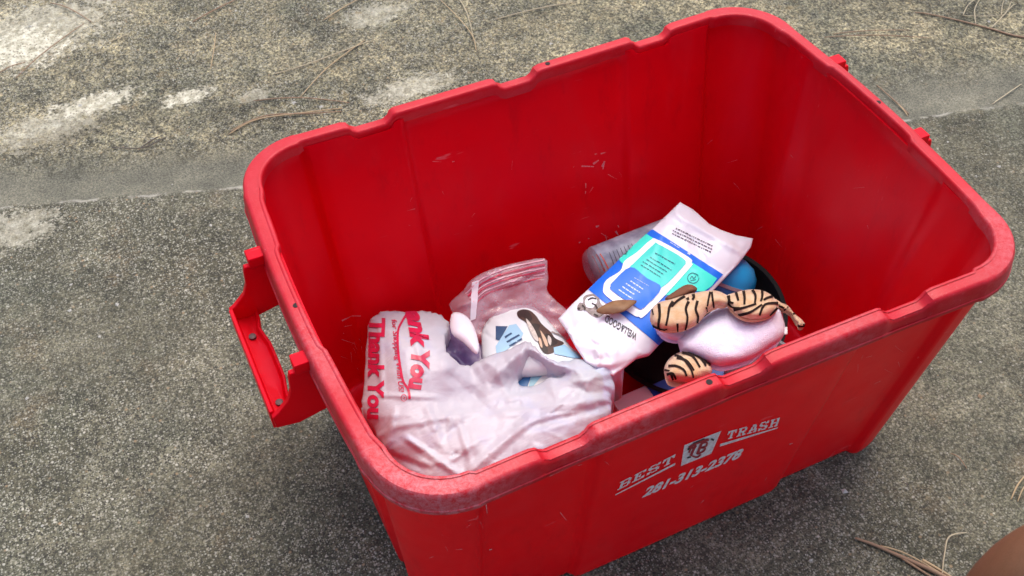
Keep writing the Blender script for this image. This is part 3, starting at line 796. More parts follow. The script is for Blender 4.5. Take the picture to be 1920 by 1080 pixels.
# printed dog picture on the pack: white face, brown ear, dark nose
BRN = M('brown_print', (.30, .13, .06), .5); TANP = M('tan_print', (.55, .38, .26), .5); GRP = M('grey_print', (.38, .34, .33), .5, noise=.8, nscale=260, col2=(.16, .13, .12))
polyprint('dog_picture', [spline(Z3([(105, 590), (150, 575), (185, 590), (200, 630), (225, 655), (215, 690), (180, 708), (140, 690), (110, 665), (85, 670), (66, 655), (80, 625), (100, 625)]), 3)], tp, GRP, pack, .0006, 8)
polyprint('dog_picture', [spline(Z3([(125, 595), (160, 590), (180, 615), (165, 645), (150, 655), (120, 650), (110, 620)]), 3)], tp, WPR, pack, .0009, 8)
strokes('dog_picture', [(Z3([(128, 612), (150, 600), (175, 605)]), 2.6), (Z3([(150, 630), (170, 640), (180, 660)]), 3), (Z3([(70, 658), (82, 664)]), 4), (Z3([(95, 640), (110, 655), (108, 670)]), 2.4), (Z3([(160, 690), (185, 700)]), 3)], tp, MARKD, pack, .0013, 5)

# ---- dead leaf on the pack
leaf_o = spline([(1134, 571), (1150, 564), (1172, 562), (1194, 564), (1183, 575), (1168, 584), (1150, 588), (1128, 588), (1118, 582)], 4)
LEAF = M('dry_leaf', (.33, .19, .09), .6, noise=.6, nscale=60, col2=(.20, .10, .045), transl=.15)
lf = sheet('dead_leaf', leaf_o, lambda P, d: wz(P)+.013+.003*np.sin((P[:, 0]-1118)/76*3.1)+.0015*np.cos((P[:, 1]-576)/5), smp(.0006), LEAF, step=4)
tag(lf, 'dry brown leaf lying on the blue part of the wipes pack', 'leaf')

# ---- zip bag
zpo = [(846, 580), (845, 566), (868, 545), (880, 528), (900, 514), (930, 502), (970, 492), (1021, 484), (1026, 505), (1028, 522), (1026, 545), (1045, 566), (1082, 602), (1060, 640), (1000, 660), (930, 668), (880, 640)]
ZB = G('clear_zip_bag_film')
ZB.set(ZB.b.inputs['Base Color'], (.80, .66, .72)); ZB.b.inputs['Roughness'].default_value = .16; ZB.b.inputs['Coat Weight'].default_value = .6
tr = ZB.n.new('ShaderNodeBsdfTransparent'); tr.inputs[0].default_value = (.97, .90, .92, 1)
mx = ZB.n.new('ShaderNodeMixShader'); ZB.set(mx.inputs[0], ZB.ramp(ZB.noise(30, 6, .7), .35, .7, (.16,)*3, (.48,)*3))
ZB.l.new(tr.outputs[0], mx.inputs[1]); ZB.l.new(ZB.b.outputs[0], mx.inputs[2]); ZB.l.new(mx.outputs[0], ZB.out.inputs[0])
zb = empty('zip_bag', tuple(un(940, 580, .11))); tag(zb, 'clear resealable zip bag with red lined zipper standing up behind the shopping bag', 'zip bag')
def zz(P, d):
    t = np.clip((650-P[:, 1])/160, 0, 1)
    return .088+.058*t+.003*np.sin(P[:, 0]/23)+creases(P, 40, (845, 480, 1080, 670), .0045, 9, 35, (-.6, .4), 8)+.004*(1-np.exp(-d/10))
zf = sheet('film', spline(zpo, 3), zz, smp(.0010), ZB.m, step=5, parent=zb)
tz = Target(zf)
ZR = M('pink_red_zip_line', (.55, .05, .10), .35); ZW = M('white_bag_label', (.85, .82, .86), .4); ZP = M('pale_zip_line', (.80, .50, .56), .3)
def zl(o, w_, m):
    strokes('zipper_line', [([(878+o*.55, 566+o*.6-10), (905+o*.4, 545+o*.8-14), (950+o*.3, 526+o-14), (1021, 506+o-10)], w_)], tz, m, zf, .0009, 7)
for o_, w_, m in ((-8, 2.2, ZP), (0, 3, ZR), (6, 1.6, ZP), (11, 2.2, ZR), (17, 1.5, ZP), (24, 1.8, ZR)): zl(o_, w_, m)
polyprint('write_on_label', [[(886, 530), (898, 526), (896, 560), (892, 598), (882, 602), (884, 560)]], tz, ZW, zf, .0012, 7)

# ---- pet food pouch with dog picture inside the shopping bag
PFW = M('cream_pack_film', (.66, .70, .72), .3, coat=.2)
pfo = [(903, 640), (905, 618), (918, 597), (940, 582), (965, 573), (988, 572), (1008, 580), (1030, 604), (1052, 628), (1070, 650), (1090, 673), (1070, 690), (1000, 700), (940, 700), (908, 680)]
pf = empty('pet_food_pouch', tuple(un(990, 630, .10))); tag(pf, 'cream pouch with brown dog picture and blue print poking out of the shopping bag', 'pouch')
pfs = sheet('pouch', spline(pfo, 3), lambda P, d: .112+.012*(1-np.exp(-d/14))+creases(P, 14, (905, 575, 1090, 690), .002, 9, 40, (.3, 1.2), 9), lambda P, d: .002+.03*(1-np.exp(-d/16)), PFW, step=4, parent=pf)
tf = Target(pfs)
z2 = lambda x, y: (820+x/3.375, 460+y/3.375)
Z2 = lambda L: [z2(*p) for p in L]
NV = M('navy_print', (.02, .07, .16), .4); LB = M('light_blue_print', (.30, .52, .68), .4); DB = M('dark_brown_print', (.018, .010, .009), .5); MB_ = M('umber_print', (.060, .030, .022), .5)
polyprint('printed_panel', [Z2([(370, 512), (445, 514), (395, 605), (370, 598)])], tf, NV, pfs, .0005, 8)
polyprint('printed_panel', [Z2([(455, 508), (500, 500), (545, 560), (530, 590), (470, 640), (400, 690), (375, 690), (370, 640)])], tf, LB, pfs, .0007, 8)
strokes('fine_print', [(Z2([(430, 585), (470, 560)]), 3.5), (Z2([(440, 615), (520, 570)]), 3.5), (Z2([(455, 640), (535, 595)]), 3)], tf, NV, pfs, .0010, 6)
polyprint('dog_picture', [spline(Z2([(505, 425), (540, 408), (585, 415), (625, 450), (660, 500), (715, 550), (745, 590), (800, 620), (760, 650), (735, 680), (690, 690), (655, 660), (630, 600), (590, 540), (560, 490), (515, 460)]), 4)], tf, MB_, pfs, .0006, 8)
polyprint('dog_picture', [spline(Z2([(510, 430), (545, 412), (580, 425), (600, 470), (575, 485), (550, 460), (520, 455)]), 3), spline(Z2([(600, 500), (650, 505), (640, 540), (660, 570), (640, 580), (610, 540)]), 3), spline(Z2([(690, 560), (740, 590), (760, 620), (720, 640), (690, 620), (675, 590)]), 3), spline(Z2([(655, 640), (690, 640), (700, 680), (670, 680)]), 3)], tf, DB, pfs, .0009, 8)
polyprint('dog_picture', [spline(Z2([(650, 545), (665, 560), (690, 600), (700, 640), (685, 640), (668, 600)]), 3), spline(Z2([(640, 590), (655, 600), (665, 650), (650, 640)]), 3)], tf, TANP, pfs, .0012, 8)
polyprint('printed_panel', [Z2([(735, 650), (805, 632), (880, 700), (905, 716), (860, 716), (740, 690)])], tf, LB, pfs, .0010, 8)
polyprint('dog_picture', [spline(Z2([(560, 470), (590, 500), (625, 560), (640, 610), (615, 600), (585, 545)]), 3), spline(Z2([(700, 575), (720, 600), (715, 640), (698, 610)]), 3)], tf, M('cream_fur_print', (.62, .56, .50), .5, noise=.6, nscale=300), pfs, .0015, 8)
strokes('printed_edge', [(Z2([(720, 550), (815, 600), (905, 716)]), 2.4)], tf, GRP, pfs, .0013, 6)

# second pouch seen through the tear
pg = empty('snack_pouch', tuple(un(1005, 690, .09))); tag(pg, 'grey pouch with navy and teal stripes seen through the tear in the shopping bag', 'pouch')
pgs = sheet('pouch', spline([(955, 735), (965, 690), (985, 655), (1010, 650), (1045, 680), (1075, 700), (1060, 735), (1010, 745)], 3), lambda P, d: .098+.006*(1-np.exp(-d/10)), lambda P, d: .003+.02*(1-np.exp(-d/14)), M('warm_grey_film', (.66, .63, .60), .35), step=5, parent=pg)
tg = Target(pgs)
polyprint('printed_stripe', [Z2([(515, 900), (512, 850), (560, 780), (610, 715), (675, 735), (620, 780), (590, 840), (570, 900)])], tg, M('deep_blue_print', (.03, .12, .28), .4), pgs, .0006, 8)
polyprint('printed_stripe', [Z2([(575, 900), (592, 842), (622, 782), (678, 737), (715, 770), (690, 810), (650, 840), (600, 900)])], tg, M('teal_grey_print', (.22, .42, .50), .4), pgs, .0006, 8)
strokes('printed_edge', [(Z2([(720, 825), (745, 810), (770, 800)]), 4)], tg, INK, pgs, .0008, 6)

# purple packet on the left of the opening
pu = sheet('purple_packet', spline([(830, 615), (845, 608), (870, 618), (895, 640), (912, 660), (905, 690), (880, 700), (845, 690), (832, 650)], 3), lambda P, d: .102+.003*(1-np.exp(-d/6))+creases(P, 18, (830, 610, 912, 700), .0028, 6, 22, (.3, 1.4), 19), lambda P, d: .003+.01*(1-np.exp(-d/10)), M('purple_film', (.10, .06, .17), .3, noise=.5, nscale=40, col2=(.22, .16, .30)), step=5)
tag(pu, 'dark purple packet tucked in the shopping bag opening, left of the pet food', 'packet')
wr = sheet('white_wrapper', spline([(846, 590), (862, 586), (880, 598), (892, 622), (898, 650), (892, 662), (868, 640), (846, 622)], 3), lambda P, d: .134+.006*(1-np.exp(-d/8)), lambda P, d: .002+.01*(1-np.exp(-d/10)), M('white_film', (.78, .76, .82), .25), step=4)
tag(wr, 'small rounded white wrapper between the purple packet and zip bag', 'wrapper')

# ---- the big shopping bag
bagc = G('thin_white_bag_film')
s1 = bagc.sep(bagc.tc)
tone = bagc.mix(bagc.ramp(bagc.noise(9, 6, .6), .35, .65), (.60, .58, .82), (.70, .72, .92))
tone = bagc.mix(bagc.ramp(s1[0], .30, .42, (1, 1, 1), (0, 0, 0)), tone, tone)
tone = bagc.mix(bagc.ramp(bagc.math('ADD', s1[0], bagc.math('MULTIPLY', bagc.noise(14, 4), .12)), -.13, .06), tone, (.66, .80, .92))
tone = bagc.mix(bagc.math('MULTIPLY', bagc.ramp(bagc.math('ADD', s1[0], bagc.math('MULTIPLY', bagc.noise(20, 4), .06)), -.235, -.20, (1, 1, 1), (0, 0, 0)), .5), tone, (.56, .57, .48))
tone = bagc.mix(bagc.math('MULTIPLY', bagc.ramp(bagc.noise(16, 4, .6, dist=.8), .52, .66), .5), tone, (.50, .53, .74))
bagc.set(bagc.b.inputs['Base Color'], tone); bagc.set(bagc.b.inputs['Roughness'], bagc.math('ADD', .32, bagc.math('MULTIPLY', bagc.noise(25), .25)))
bagc.b.inputs['Coat Weight'].default_value = .18; bagc.b.inputs['Coat Roughness'].default_value = .25
vz_ = bagc.mapv((0, 0, 0), (0, 0, .9), (1, 3.2, 1))
wr1 = bagc.noise(34, 5, .6, vec=vz_, dist=1.2); wr2 = bagc.voro(38, 'SMOOTH_F1')
def ridge(sc_, dist_):
    nn_ = bagc.noise(sc_, 3, .5, vec=vz_, dist=dist_)
    return bagc.math('SUBTRACT', 1., bagc.math('MULTIPLY', bagc.math('ABSOLUTE', bagc.math('SUBTRACT', nn_, .5)), 5., clamp=True))
rg = bagc.math('ADD', ridge(13, .8), bagc.math('MULTIPLY', ridge(31, 1.2), .45))
bagc.set(bagc.b.inputs['Normal'], bagc.bump(bagc.math('ADD', bagc.math('MULTIPLY', wr1, .6), bagc.math('MULTIPLY', rg, .45)), .14, .006))
t = bagc.n.new('ShaderNodeBsdfTranslucent'); bagc.set(t.inputs[0], tone)
mx = bagc.n.new('ShaderNodeMixShader'); mx.inputs[0].default_value = .16
bagc.l.new(bagc.b.outputs[0], mx.inputs[1]); bagc.l.new(t.outputs[0], mx.inputs[2])
tr = bagc.n.new('ShaderNodeBsdfTransparent'); mx2 = bagc.n.new('ShaderNodeMixShader'); bagc.set(mx2.inputs[0], bagc.ramp(bagc.noise(11, 4, .6), .35, .62, (.90,)*3, (1, 1, 1)))
bagc.l.new(tr.outputs[0], mx2.inputs[1]); bagc.l.new(mx.outputs[0], mx2.inputs[2]); bagc.l.new(mx2.outputs[0], bagc.out.inputs[0])
bgo = [(692, 604), (706, 590), (724, 583), (760, 585), (790, 583), (812, 586), (832, 596), (842, 612), (834, 628), (834, 648), (845, 668), (868, 686), (885, 682), (915, 668), (950, 657), (974, 646), (988, 640), (1004, 650), (1024, 668), (1046, 677), (1088, 674), (1120, 668), (1150, 672),
       (1160, 684), (1168, 690), (1158, 698), (1148, 706), (1153, 728), (1144, 740), (1146, 765), (1130, 800), (1100, 850), (1040, 890), (960, 935), (880, 950), (800, 930), (762, 890), (735, 860), (718, 836), (700, 800), (682, 770), (679, 752), (684, 700), (688, 650)]
hole = [(974, 722), (972, 704), (980, 684), (990, 664), (1000, 664), (1022, 680), (1046, 694), (1060, 700), (1046, 708), (1030, 708), (1014, 718), (996, 724)]
def bz(P, d):
    x, y = P[:, 0], P[:, 1]
    z = .108+.026*(1-np.exp(-d/30))
    z += .020*np.exp(-((x-760)/80)**2-((y-650)/80)**2)
    z += .022*np.exp(-((x-975)/110)**2-((y-655)/40)**2)+.020*np.exp(-((x-850)/40)**2-((y-660)/50)**2)
    z += .012*np.exp(-((x-1080)/70)**2-((y-700)/40)**2)
    z -= .014*np.exp(-((x-900)/90)**2-((y-760)/40)**2)
    z -= .020*np.clip((y-780)/120, 0, 1)
    # long folds fanning from the gathered peak
    def fold(x0, y0, x1, y1, wd, amp):
        a = np.array([x0, y0]); b = np.array([x1, y1]); ab = b-a; L = np.hypot(*ab); u = ab/L
        q = P-a; s = q@u; v_ = q@np.array([-u[1], u[0]]); win = np.clip(s/20+.5, 0, 1)*np.clip((L-s)/30+.5, 0, 1)
        return amp*np.maximum(0, 1-np.abs(v_)/wd)*win
    for a in ((985, 640, 890, 690, 12, .008), (985, 642, 968, 740, 9, .010), (1000, 650, 1060, 690, 9, .009), (1150, 745, 930, 775, 14, .009), (1000, 780, 880, 885, 14, .010), (905, 770, 740, 800, 10, .006), (740, 770, 722, 850, 9, .007),
              (722, 850, 800, 880, 10, -.008), (760, 820, 860, 890, 10, .008), (690, 740, 820, 745, 7, .004), (840, 700, 930, 780, 16, -.006), (1060, 730, 900, 760, 14, .007), (1148, 700, 1050, 722, 10, .006), (770, 600, 800, 720, 9, .004), (712, 600, 716, 740, 8, .005),
              (1140, 760, 1000, 800, 12, -.008), (860, 790, 880, 860, 9, .006), (800, 760, 830, 840, 12, .006), (930, 690, 960, 760, 10, .005)):
        z += .45*fold(*a)
    far = np.clip((x-800)/60+(y-740)/60, .25, 1)
    z += facets(P, 150, .0026, 51)*far+facets(P, 500, .0011, 52)*np.maximum(far, .5)
    z += creases(P, 10, (680, 585, 1160, 900), .0020, 7, 90, (2.2, 3.3), 21)*far
    z += creases(P, 70, (680, 585, 1160, 900), .0007, 4, 24, (0, 3.14), 22)*far
    return z
sb = empty('shopping_bag', tuple(un(880, 760, .01))); tag(sb, 'crumpled thin white plastic shopping bag with red thank you lettering filling the bin corner', 'plastic bag')
def bag_build():
    outline = [(p[0]+RNG.normal(0, 1.1), p[1]+RNG.normal(0, 1.1)) for p in spline(bgo, 4)]
    return sheet('bag_film', outline, bz, lambda P, d: .004+.050*np.exp(-d/5), bagc.m, holes=[spline(hole, 3)], step=3.6, parent=sb, jit=.35)
bag = bag_build()
tbg = Target(bag)
RP = M('magenta_red_ink', (.62, .015, .075), .35, noise=.5, nscale=90, col2=(.50, .02, .07))
z1 = lambda x, y: (660+x*.35185, 540+y*.35185)
# "Thank You" runs down the side, the second one wraps round the shoulder
def arcwarp(cx, cy, k):
    return lambda x, y: (x+k*((y-cy)**2), y)
text('lettering', 'Thank You', z1(268, -10), z1(318, 540), (31, 2), tbg, RP, bag, bold=.055, shear=.1, off=.0009, step=5, warp=lambda x, y: (x-.0016*(y-640)**2+8, y))
text('lettering', 'Thank You', z1(98, 165), z1(88, 700), (27, -1), tbg, RP, bag, bold=.045, shear=.1, off=.0009, step=5)
text('lettering', 'for Shopping With US!', z1(212, 170), z1(252, 552), (9.5, 1), tbg, RP, bag, bold=.012, off=.0009, step=5)
strokes('lettering', [([z1(300, 130), z1(262, 190), z1(245, 240), z1(248, 340), z1(262, 440), z1(275, 500), z1(300, 540), z1(308, 590)], 3.6, 4.6), ([z1(95, 260), z1(98, 330), z1(108, 400), z1(118, 455)], 3, 2)], tbg, RP, bag, .0009, 6)
c0 = np.array(z1(277, 587)); circ = [tuple(c0+np.array((5.2*math.cos(a), 6*math.sin(a)))) for a in np.linspace(0, 2*math.pi, 12)[:-1]]
strokes('registered_mark', [(circ, 1.1, 1.1, True), ([tuple(c0+(-2, -2.5)), tuple(c0+(2, -2))], 1), ([tuple(c0+(2, -1.5)), tuple(c0+(0, 1))], 1), ([tuple(c0+(-2, 0)), tuple(c0+(2.5, 2))], 1)], tbg, RP, bag, .0009, 4)

# ---- plush toy
pl = empty('plush_toy', tuple(un(1360, 630, .06))); tag(pl, 'soft toy with tiger striped tan limbs and lilac white belly lying in the bin', 'plush toy')
FUR = M('tan_plush', (.68, .49, .31), .9, noise=.5, nscale=120, col2=(.60, .38, .20), bump=.6, bscale=900, sheen=.4, spec=.1)
WFU = M('lilac_white_plush', (.84, .80, .95), .95, noise=.4, nscale=160, col2=(.78, .73, .90), bump=.7, bscale=900, sheen=.4, spec=.1)
BRF = M('brown_plush', (.20, .09, .055), .9, bump=.6, bscale=700, spec=.1)
STR = M('dark_stripe', (.022, .014, .012), .9, spec=.1)
z4 = lambda x, y: (1140+x/3.6, 480+y/3.6)
Z4 = lambda L: [z4(*p) for p in L]
def puff(r, k): return lambda d: k*np.sqrt(np.clip(1-(1-np.clip(d/r, 0, 1))**2, 0, 1))
def plush(name, out, base, r, k, m, step=4, th=1.0):
    p = puff(r, k)
    return sheet(name, spline(out, 4), lambda P, d: base+PZ+p(d)+creases(P, 14, (P[:, 0].min(), P[:, 1].min(), P[:, 0].max(), P[:, 1].max()), .0016, 14, 40, (0, 3.1), 41)*np.clip(d/12, 0, 1), lambda P, d: .0006+th*p(d), m, step=step, parent=pl, jit=.25)
PZ = .028
belly = plush('belly', Z4([(475, 560), (560, 480), (640, 420), (720, 360), (800, 320), (900, 340), (1050, 330), (1160, 350), (1185, 420), (1195, 500), (1160, 570), (1060, 640), (960, 700), (800, 745), (700, 730), (600, 690), (500, 645), (480, 600)]), .103, 42, .025, WFU)
face = plush('cheek', Z4([(320, 480), (400, 470), (520, 490), (560, 520), (520, 560), (470, 572), (400, 560), (345, 525)]), .100, 22, .014, WFU)
limb1 = plush('striped_arm', Z4([(283, 410), (300, 350), (350, 310), (430, 290), (520, 262), (620, 242), (720, 232), (800, 262), (830, 300), (800, 340), (740, 350), (670, 385), (640, 420), (600, 460), (530, 495), (450, 512), (360, 505), (300, 470)]), .130, 30, .019, FUR, th=.5)
limb2 = plush('striped_leg', Z4([(800, 268), (860, 245), (950, 226), (1040, 232), (1110, 270), (1150, 330), (1130, 385), (1060, 425), (960, 436), (880, 410), (820, 360), (795, 310)]), .130, 28, .019, FUR, th=.6)
paw = plush('striped_paw', Z4([(378, 770), (400, 710), (450, 665), (520, 642), (600, 660), (660, 700), (700, 750), (690, 800), (600, 850), (480, 850), (400, 830)]), .105, 30, .024, FUR)
ear = plush('ear', Z4([(385, 285), (440, 245), (510, 200), (560, 192), (600, 215), (590, 240), (520, 275), (440, 305), (410, 310)]), .122, 14, .010, BRF)
tail = plush('tail', Z4([(1130, 290), (1170, 315), (1215, 335), (1260, 390), (1310, 430), (1330, 465), (1310, 485), (1285, 480), (1262, 440), (1225, 385), (1175, 360), (1140, 335)]), .112, 9, .009, FUR)
tgm = sheet('care_tag', Z4([(1186, 480), (1210, 478), (1212, 525), (1190, 530)]), smp(.133), smp(.0008), WHT, step=4, parent=pl)
T1, T2, T3, T4 = Target(limb1), Target(limb2), Target(paw), Target(tail)
def ss(L, tg_, par): strokes('stripe', [(Z4(a), w_*1.2, w1*1.2) for a, w_, w1 in L], tg_, STR, par, .0008, 5)
ss([([(345, 325), (350, 400), (342, 470), (355, 500)], 4.6, 3), ([(440, 310), (415, 350), (405, 410), (392, 470)], 4.6, 3), ([(520, 275), (470, 305), (430, 345)], 4, 3), ([(545, 310), (525, 360), (535, 420), (520, 500)], 4.6, 2.6), ([(605, 305), (590, 360), (605, 410), (600, 455)], 4.2, 3),
    ([(690, 245), (680, 290), (668, 340)], 3.6, 2.2), ([(700, 245), (708, 300), (712, 350)], 3.6, 2.4), ([(468, 455), (470, 510)], 3.6, 2), ([(300, 470), (370, 497), (400, 492)], 3.6, 2), ([(575, 260), (580, 280), (570, 300)], 5, 3), ([(535, 285), (545, 300)], 5, 3), ([(660, 345), (670, 378)], 3, 2), ([(300, 360), (310, 400)], 2.5, 1.5)], T1, limb1)
ss([([(815, 270), (825, 310), (850, 320)], 4.5, 3), ([(865, 248), (875, 285), (880, 305)], 4.5, 3), ([(915, 238), (922, 280), (920, 330)], 4.8, 3), ([(975, 232), (995, 270), (990, 320)], 4.6, 3), ([(1040, 235), (1040, 280), (1030, 310)], 4.4, 3), ([(1110, 275), (1075, 285), (1050, 300)], 4.2, 3),
    ([(850, 365), (920, 350), (1000, 325)], 4.2, 3), ([(880, 398), (960, 380), (1040, 330)], 4.2, 3), ([(1145, 320), (1060, 330), (1020, 400)], 4, 3), ([(800, 300), (840, 345), (890, 350)], 3.6, 2), ([(1140, 350), (1090, 400)], 3.6, 2)], T2, limb2)
ss([([(410, 745), (460, 745), (510, 770), (530, 810)], 4, 3), ([(465, 690), (530, 710), (580, 775)], 4, 3), ([(500, 655), (570, 680), (620, 755)], 4, 3), ([(540, 648), (620, 690), (660, 745)], 4, 3), ([(590, 660), (660, 715), (690, 740)], 3.6, 3), ([(400, 800), (440, 795), (460, 830)], 4, 3), ([(430, 800), (440, 835)], 4, 3), ([(385, 770), (420, 775)], 3, 2), ([(640, 690), (690, 735)], 3, 2), ([(450, 672), (500, 690), (560, 770), (575, 820)], 3.4, 2.4)], T3, paw)
ss([([(1190, 365), (1215, 345)], 3, 2), ([(1245, 395), (1270, 385)], 3, 2), ([(1285, 470), (1325, 468)], 4, 4), ([(1140, 330), (1190, 350)], 2.5, 2)], T4, tail)

# ================================================================== PINE LITTER
ND = [M('dry_needle_tan', (.42, .30, .16), .6), M('dry_needle_brown', (.27, .16, .09), .6), M('dark_needle', (.10, .08, .065), .7), M('straw_needle', (.46, .38, .24), .6)]
def gz(x, y): return float(ground_h(np.array([x]), np.array([y]))[0])
def onground(P, lift=.0010):
    out = []
    for q in P:
        p = un(q[0], q[1], 0); out.append(Vector((p.x, p.y, gz(p.x, p.y)+lift)))
    return out
def needle(P, r, k, label, name='pine_needle', cat='pine needle', lift=.0012, arch=.003):
    S = spline([np.array(p, float) for p in P], 6, False) if len(P) > 2 else [np.array(P[0])+(np.array(P[1])-np.array(P[0]))*t for t in np.linspace(0, 1, 7)]
    G3 = onground(S, lift); n_ = len(G3)
    for i, p in enumerate(G3): p.z += arch*math.sin(math.pi*i/(n_-1))
    rad = [r*(.45+.55*math.sin(math.pi*(.15+.7*i/(n_-1)))) for i in range(n_)]
    v, f = tube(G3, rad, 5)
    o = pydata(name, v, f, ND[k], None, 180)
    tag(o, label, cat, 'pine needles fallen on the concrete' if cat == 'pine needle' else None)
    return o
needle([(95, 8), (130, 20), (172, 43)], .0010, 1, 'brown pine needle slanting down near the top left edge, left of the pale patch')
needle([(30, 148), (80, 105), (158, 46)], .0008, 1, 'long brown pine needle crossing the pale sun-dapple patch, top left')
needle([(0, 138), (22, 128), (48, 118)], .0008, 1, 'short brown pine needle at the left border on the pale patch')
needle([(362, 42), (400, 24), (452, -4)], .0011, 1, 'brown pine needle rising to the top edge above the twin pale spots')
needle([(395, 128), (402, 95), (405, 62)], .0008, 0, 'short upright tan pine needle above the small pale spot')
needle([(200, 82), (215, 78), (240, 66)], .0008, 3, 'short straw coloured needle right of the big pale patch')
needle([(428, 252), (480, 228), (560, 216), (642, 204)], .0011, 0, 'thick tan pine needle ending just above the bin corner, lower of the pair')
needle([(432, 246), (495, 221), (580, 216), (640, 210)], .0010, 1, 'tan brown pine needle, upper of the pair above the bin corner')
needle([(475, 190), (560, 187), (655, 194)], .0009, 1, 'flat lying brown needle just above the pair near the bin corner')
needle([(512, 141), (575, 125), (640, 102), (692, 80)], .0010, 3, 'long straw coloured needle running up right above the bin corner')
needle([(563, 184), (605, 140), (645, 108), (684, 78)], .0009, 0, 'steep tan pine needle crossing the long straw coloured one')
needle([(606, 41), (640, 22), (678, -2)], .0010, 0, 'tan pine needle reaching the top edge above the crossing needles')
needle([(818, -4), (850, 28), (884, 68), (893, 96)], .0009, 0, 'curved tan needle falling from the top edge, left of the bin back rim')
needle([(858, -4), (876, 30), (888, 74)], .0008, 3, 'straw needle beside the curved tan one at the top edge')
needle([(928, 39), (1000, 22), (1082, 4)], .0009, 3, 'pale needle lying nearly level above the bin back rim')
needle([(208, 275), (268, 277), (312, 256)], .0009, 2, 'dark bent needle on the grey gutter strip at left')
needle([(262, 276), (290, 262), (300, 256)], .0011, 2, 'short dark needle piece crossing the bent one on the gutter strip')
needle([(1545, 72), (1640, 70), (1745, 72)], .0008, 1, 'level thin brown needle right of the bin back corner, lower one')
needle([(1562, 66), (1620, 62), (1705, 57)], .0007, 1, 'level thin brown needle right of the bin back corner, upper one')
needle([(1645, 155), (1678, 182), (1706, 210)], .0010, 1, 'brown needle beside the right handle mounts, darker one')
needle([(1676, 178), (1692, 198), (1703, 214)], .0008, 0, 'short tan needle beside the right handle mounts')
needle([(1862, 192), (1890, 172), (1918, 150)], .0009, 3, 'straw needle on the seam at the right edge')
needle([(1895, 938), (1905, 915), (1924, 890)], .0010, 0, 'tan needle above the knee at the right edge, left one')
needle([(1907, 942), (1916, 920), (1930, 905)], .0008, 0, 'tan needle above the knee at the right edge, right one')
needle([(1765, 1084), (1768, 1045), (1777, 1012), (1812, 1000)], .0009, 3, 'thin hooked straw needle standing beside the brown twig near the knee', arch=.006)
needle([(520, 385), (532, 380)], .0006, 2, 'tiny dark needle bit by the bin left corner')
needle([(1120, 22), (1150, 18), (1180, 12)], .0007, 3, 'short pale needle above the middle of the back rim')
needle([(1782, 852), (1796, 862), (1812, 880)], .0006, 1, 'very short reddish needle on the concrete right of the bin')
needle([(1690, 905), (1705, 916)], .0006, 2, 'tiny dark needle bit on the concrete right of the bin')
# twigs
def twig(label, stem, branches, r, k):
    t = empty('pine_twig', tuple(onground([stem[0]])[0])); tag(t, label, 'twig')
    S = spline([np.array(p, float) for p in stem], 6, False); G3 = onground(S, .0022); n_ = len(G3)
    v, f = tube(G3, [r*(.6+.6*min(1, i/n_*1.5)) for i in range(n_)], 7); pydata('stem', v, f, ND[k], t, 180)
    for P, rr_, kk, ar in branches:
        S = spline([np.array(p, float) for p in P], 5, False); G3 = onground(S, .0022); n_ = len(G3)
        for i, p in enumerate(G3): p.z += ar*math.sin(math.pi*i/(n_-1))
        v, f = tube(G3, [rr_*(1-.5*i/n_) for i in range(n_)], 5); pydata('branch', v, f, ND[kk], t, 180)
twig('thin brown branched twig lying in the top right corner', [(1715, 24), (1740, 27), (1800, 40), (1860, 56), (1900, 68), (1960, 78)],
     [([(1829, 46), (1826, 22), (1838, -2)], .0010, 3, .004), ([(1805, 30), (1815, 12), (1834, -4)], .0009, 3, .003), ([(1806, 30), (1850, 32), (1912, 27)], .0007, 3, .001), ([(1858, 54), (1876, 38), (1886, 26), (1896, 4)], .0010, 3, .005), ([(1884, 28), (1895, 16), (1906, 8)], .0008, 3, .003), ([(1877, 30), (1878, 14), (1882, 2)], .0007, 3, .003)], .0013, 1)
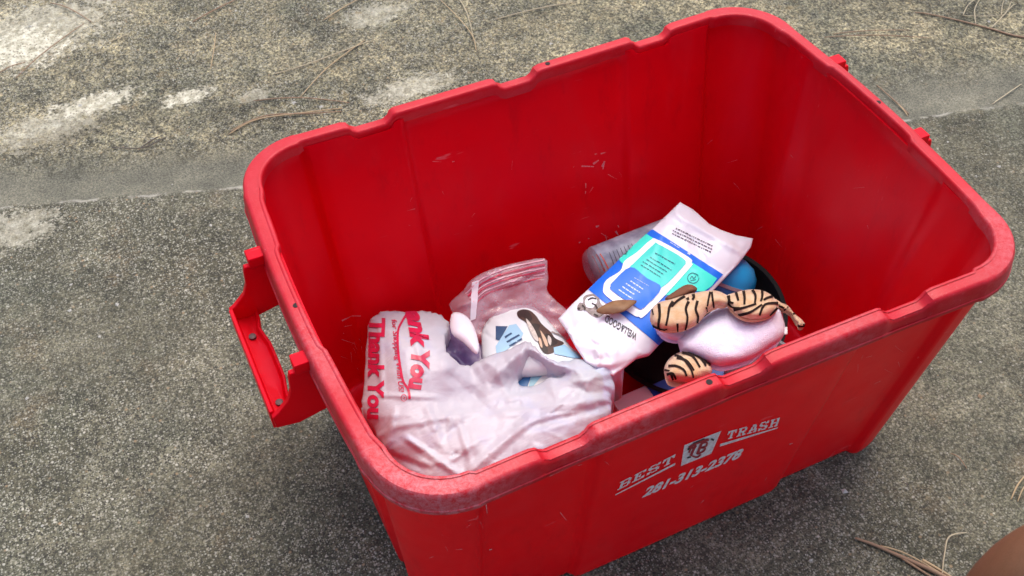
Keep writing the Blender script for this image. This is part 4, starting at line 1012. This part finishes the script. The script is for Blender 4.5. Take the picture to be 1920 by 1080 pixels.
twig('thick brown twig bundle lying at the bottom right in front of the knee', [(1603, 1011), (1640, 1024), (1690, 1046), (1740, 1068), (1800, 1100)],
     [([(1728, 1052), (1750, 1064), (1790, 1088)], .0021, 0, 0), ([(1690, 1048), (1730, 1074), (1760, 1092)], .0016, 1, 0), ([(1650, 1026), (1700, 1044), (1780, 1088)], .0012, 0, .003)], .0022, 1)

# ================================================================== PERSON (bare knee at the lower right)
def person():
    SK = G('warm_skin')
    c = SK.mix(SK.ramp(SK.noise(45, 9, .75), .35, .65), (.13, .058, .026), (.16, .072, .034))
    SK.set(SK.b.inputs['Base Color'], c); SK.b.inputs['Roughness'].default_value = .5; SK.b.inputs['Subsurface Weight'].default_value = .12
    SK.b.inputs['Subsurface Radius'].default_value = (.01, .004, .002)
    SK.set(SK.b.inputs['Normal'], SK.bump(SK.noise(700, 3), .25, .0008))
    K = un(1990, 1082, .46)
    K = Vector((K.x, K.y, .46))
    pts = [(K+Vector((.10, -.46, .16)), .095), (K+Vector((.07, -.30, .12)), .086), (K+Vector((.03, -.14, .06)), .070), (K+Vector((.0, 0, 0)), .058),
           (K+Vector((.0, .0, -.09)), .054), (K+Vector((.01, -.03, -.20)), .054), (K+Vector((.02, -.05, -.32)), .040), (K+Vector((.02, -.06, -.41)), .034), (K+Vector((.02, .02, -.435)), .030), (K+Vector((.02, .10, -.44)), .022)]
    bm = bmesh.new(); vv = [bm.verts.new(p) for p, r in pts]
    for a, b in zip(vv[:-1], vv[1:]): bm.edges.new((a, b))
    me = bpy.data.meshes.new('person'); bm.to_mesh(me); bm.free()
    o = bpy.data.objects.new('person', me); C.objects.link(o)
    o.modifiers.new('skin', 'SKIN').use_smooth_shade = True
    for i, (p, r) in enumerate(pts): me.skin_vertices[0].data[i].radius = (r, r)
    me.skin_vertices[0].data[0].use_root = True
    ms = o.modifiers.new('sub', 'SUBSURF'); ms.levels = 2; ms.render_levels = 3
    me.materials.append(SK.m)
    tag(o, 'bare tanned knee and leg of a person next to the red bin, lower right corner', 'person')
person()
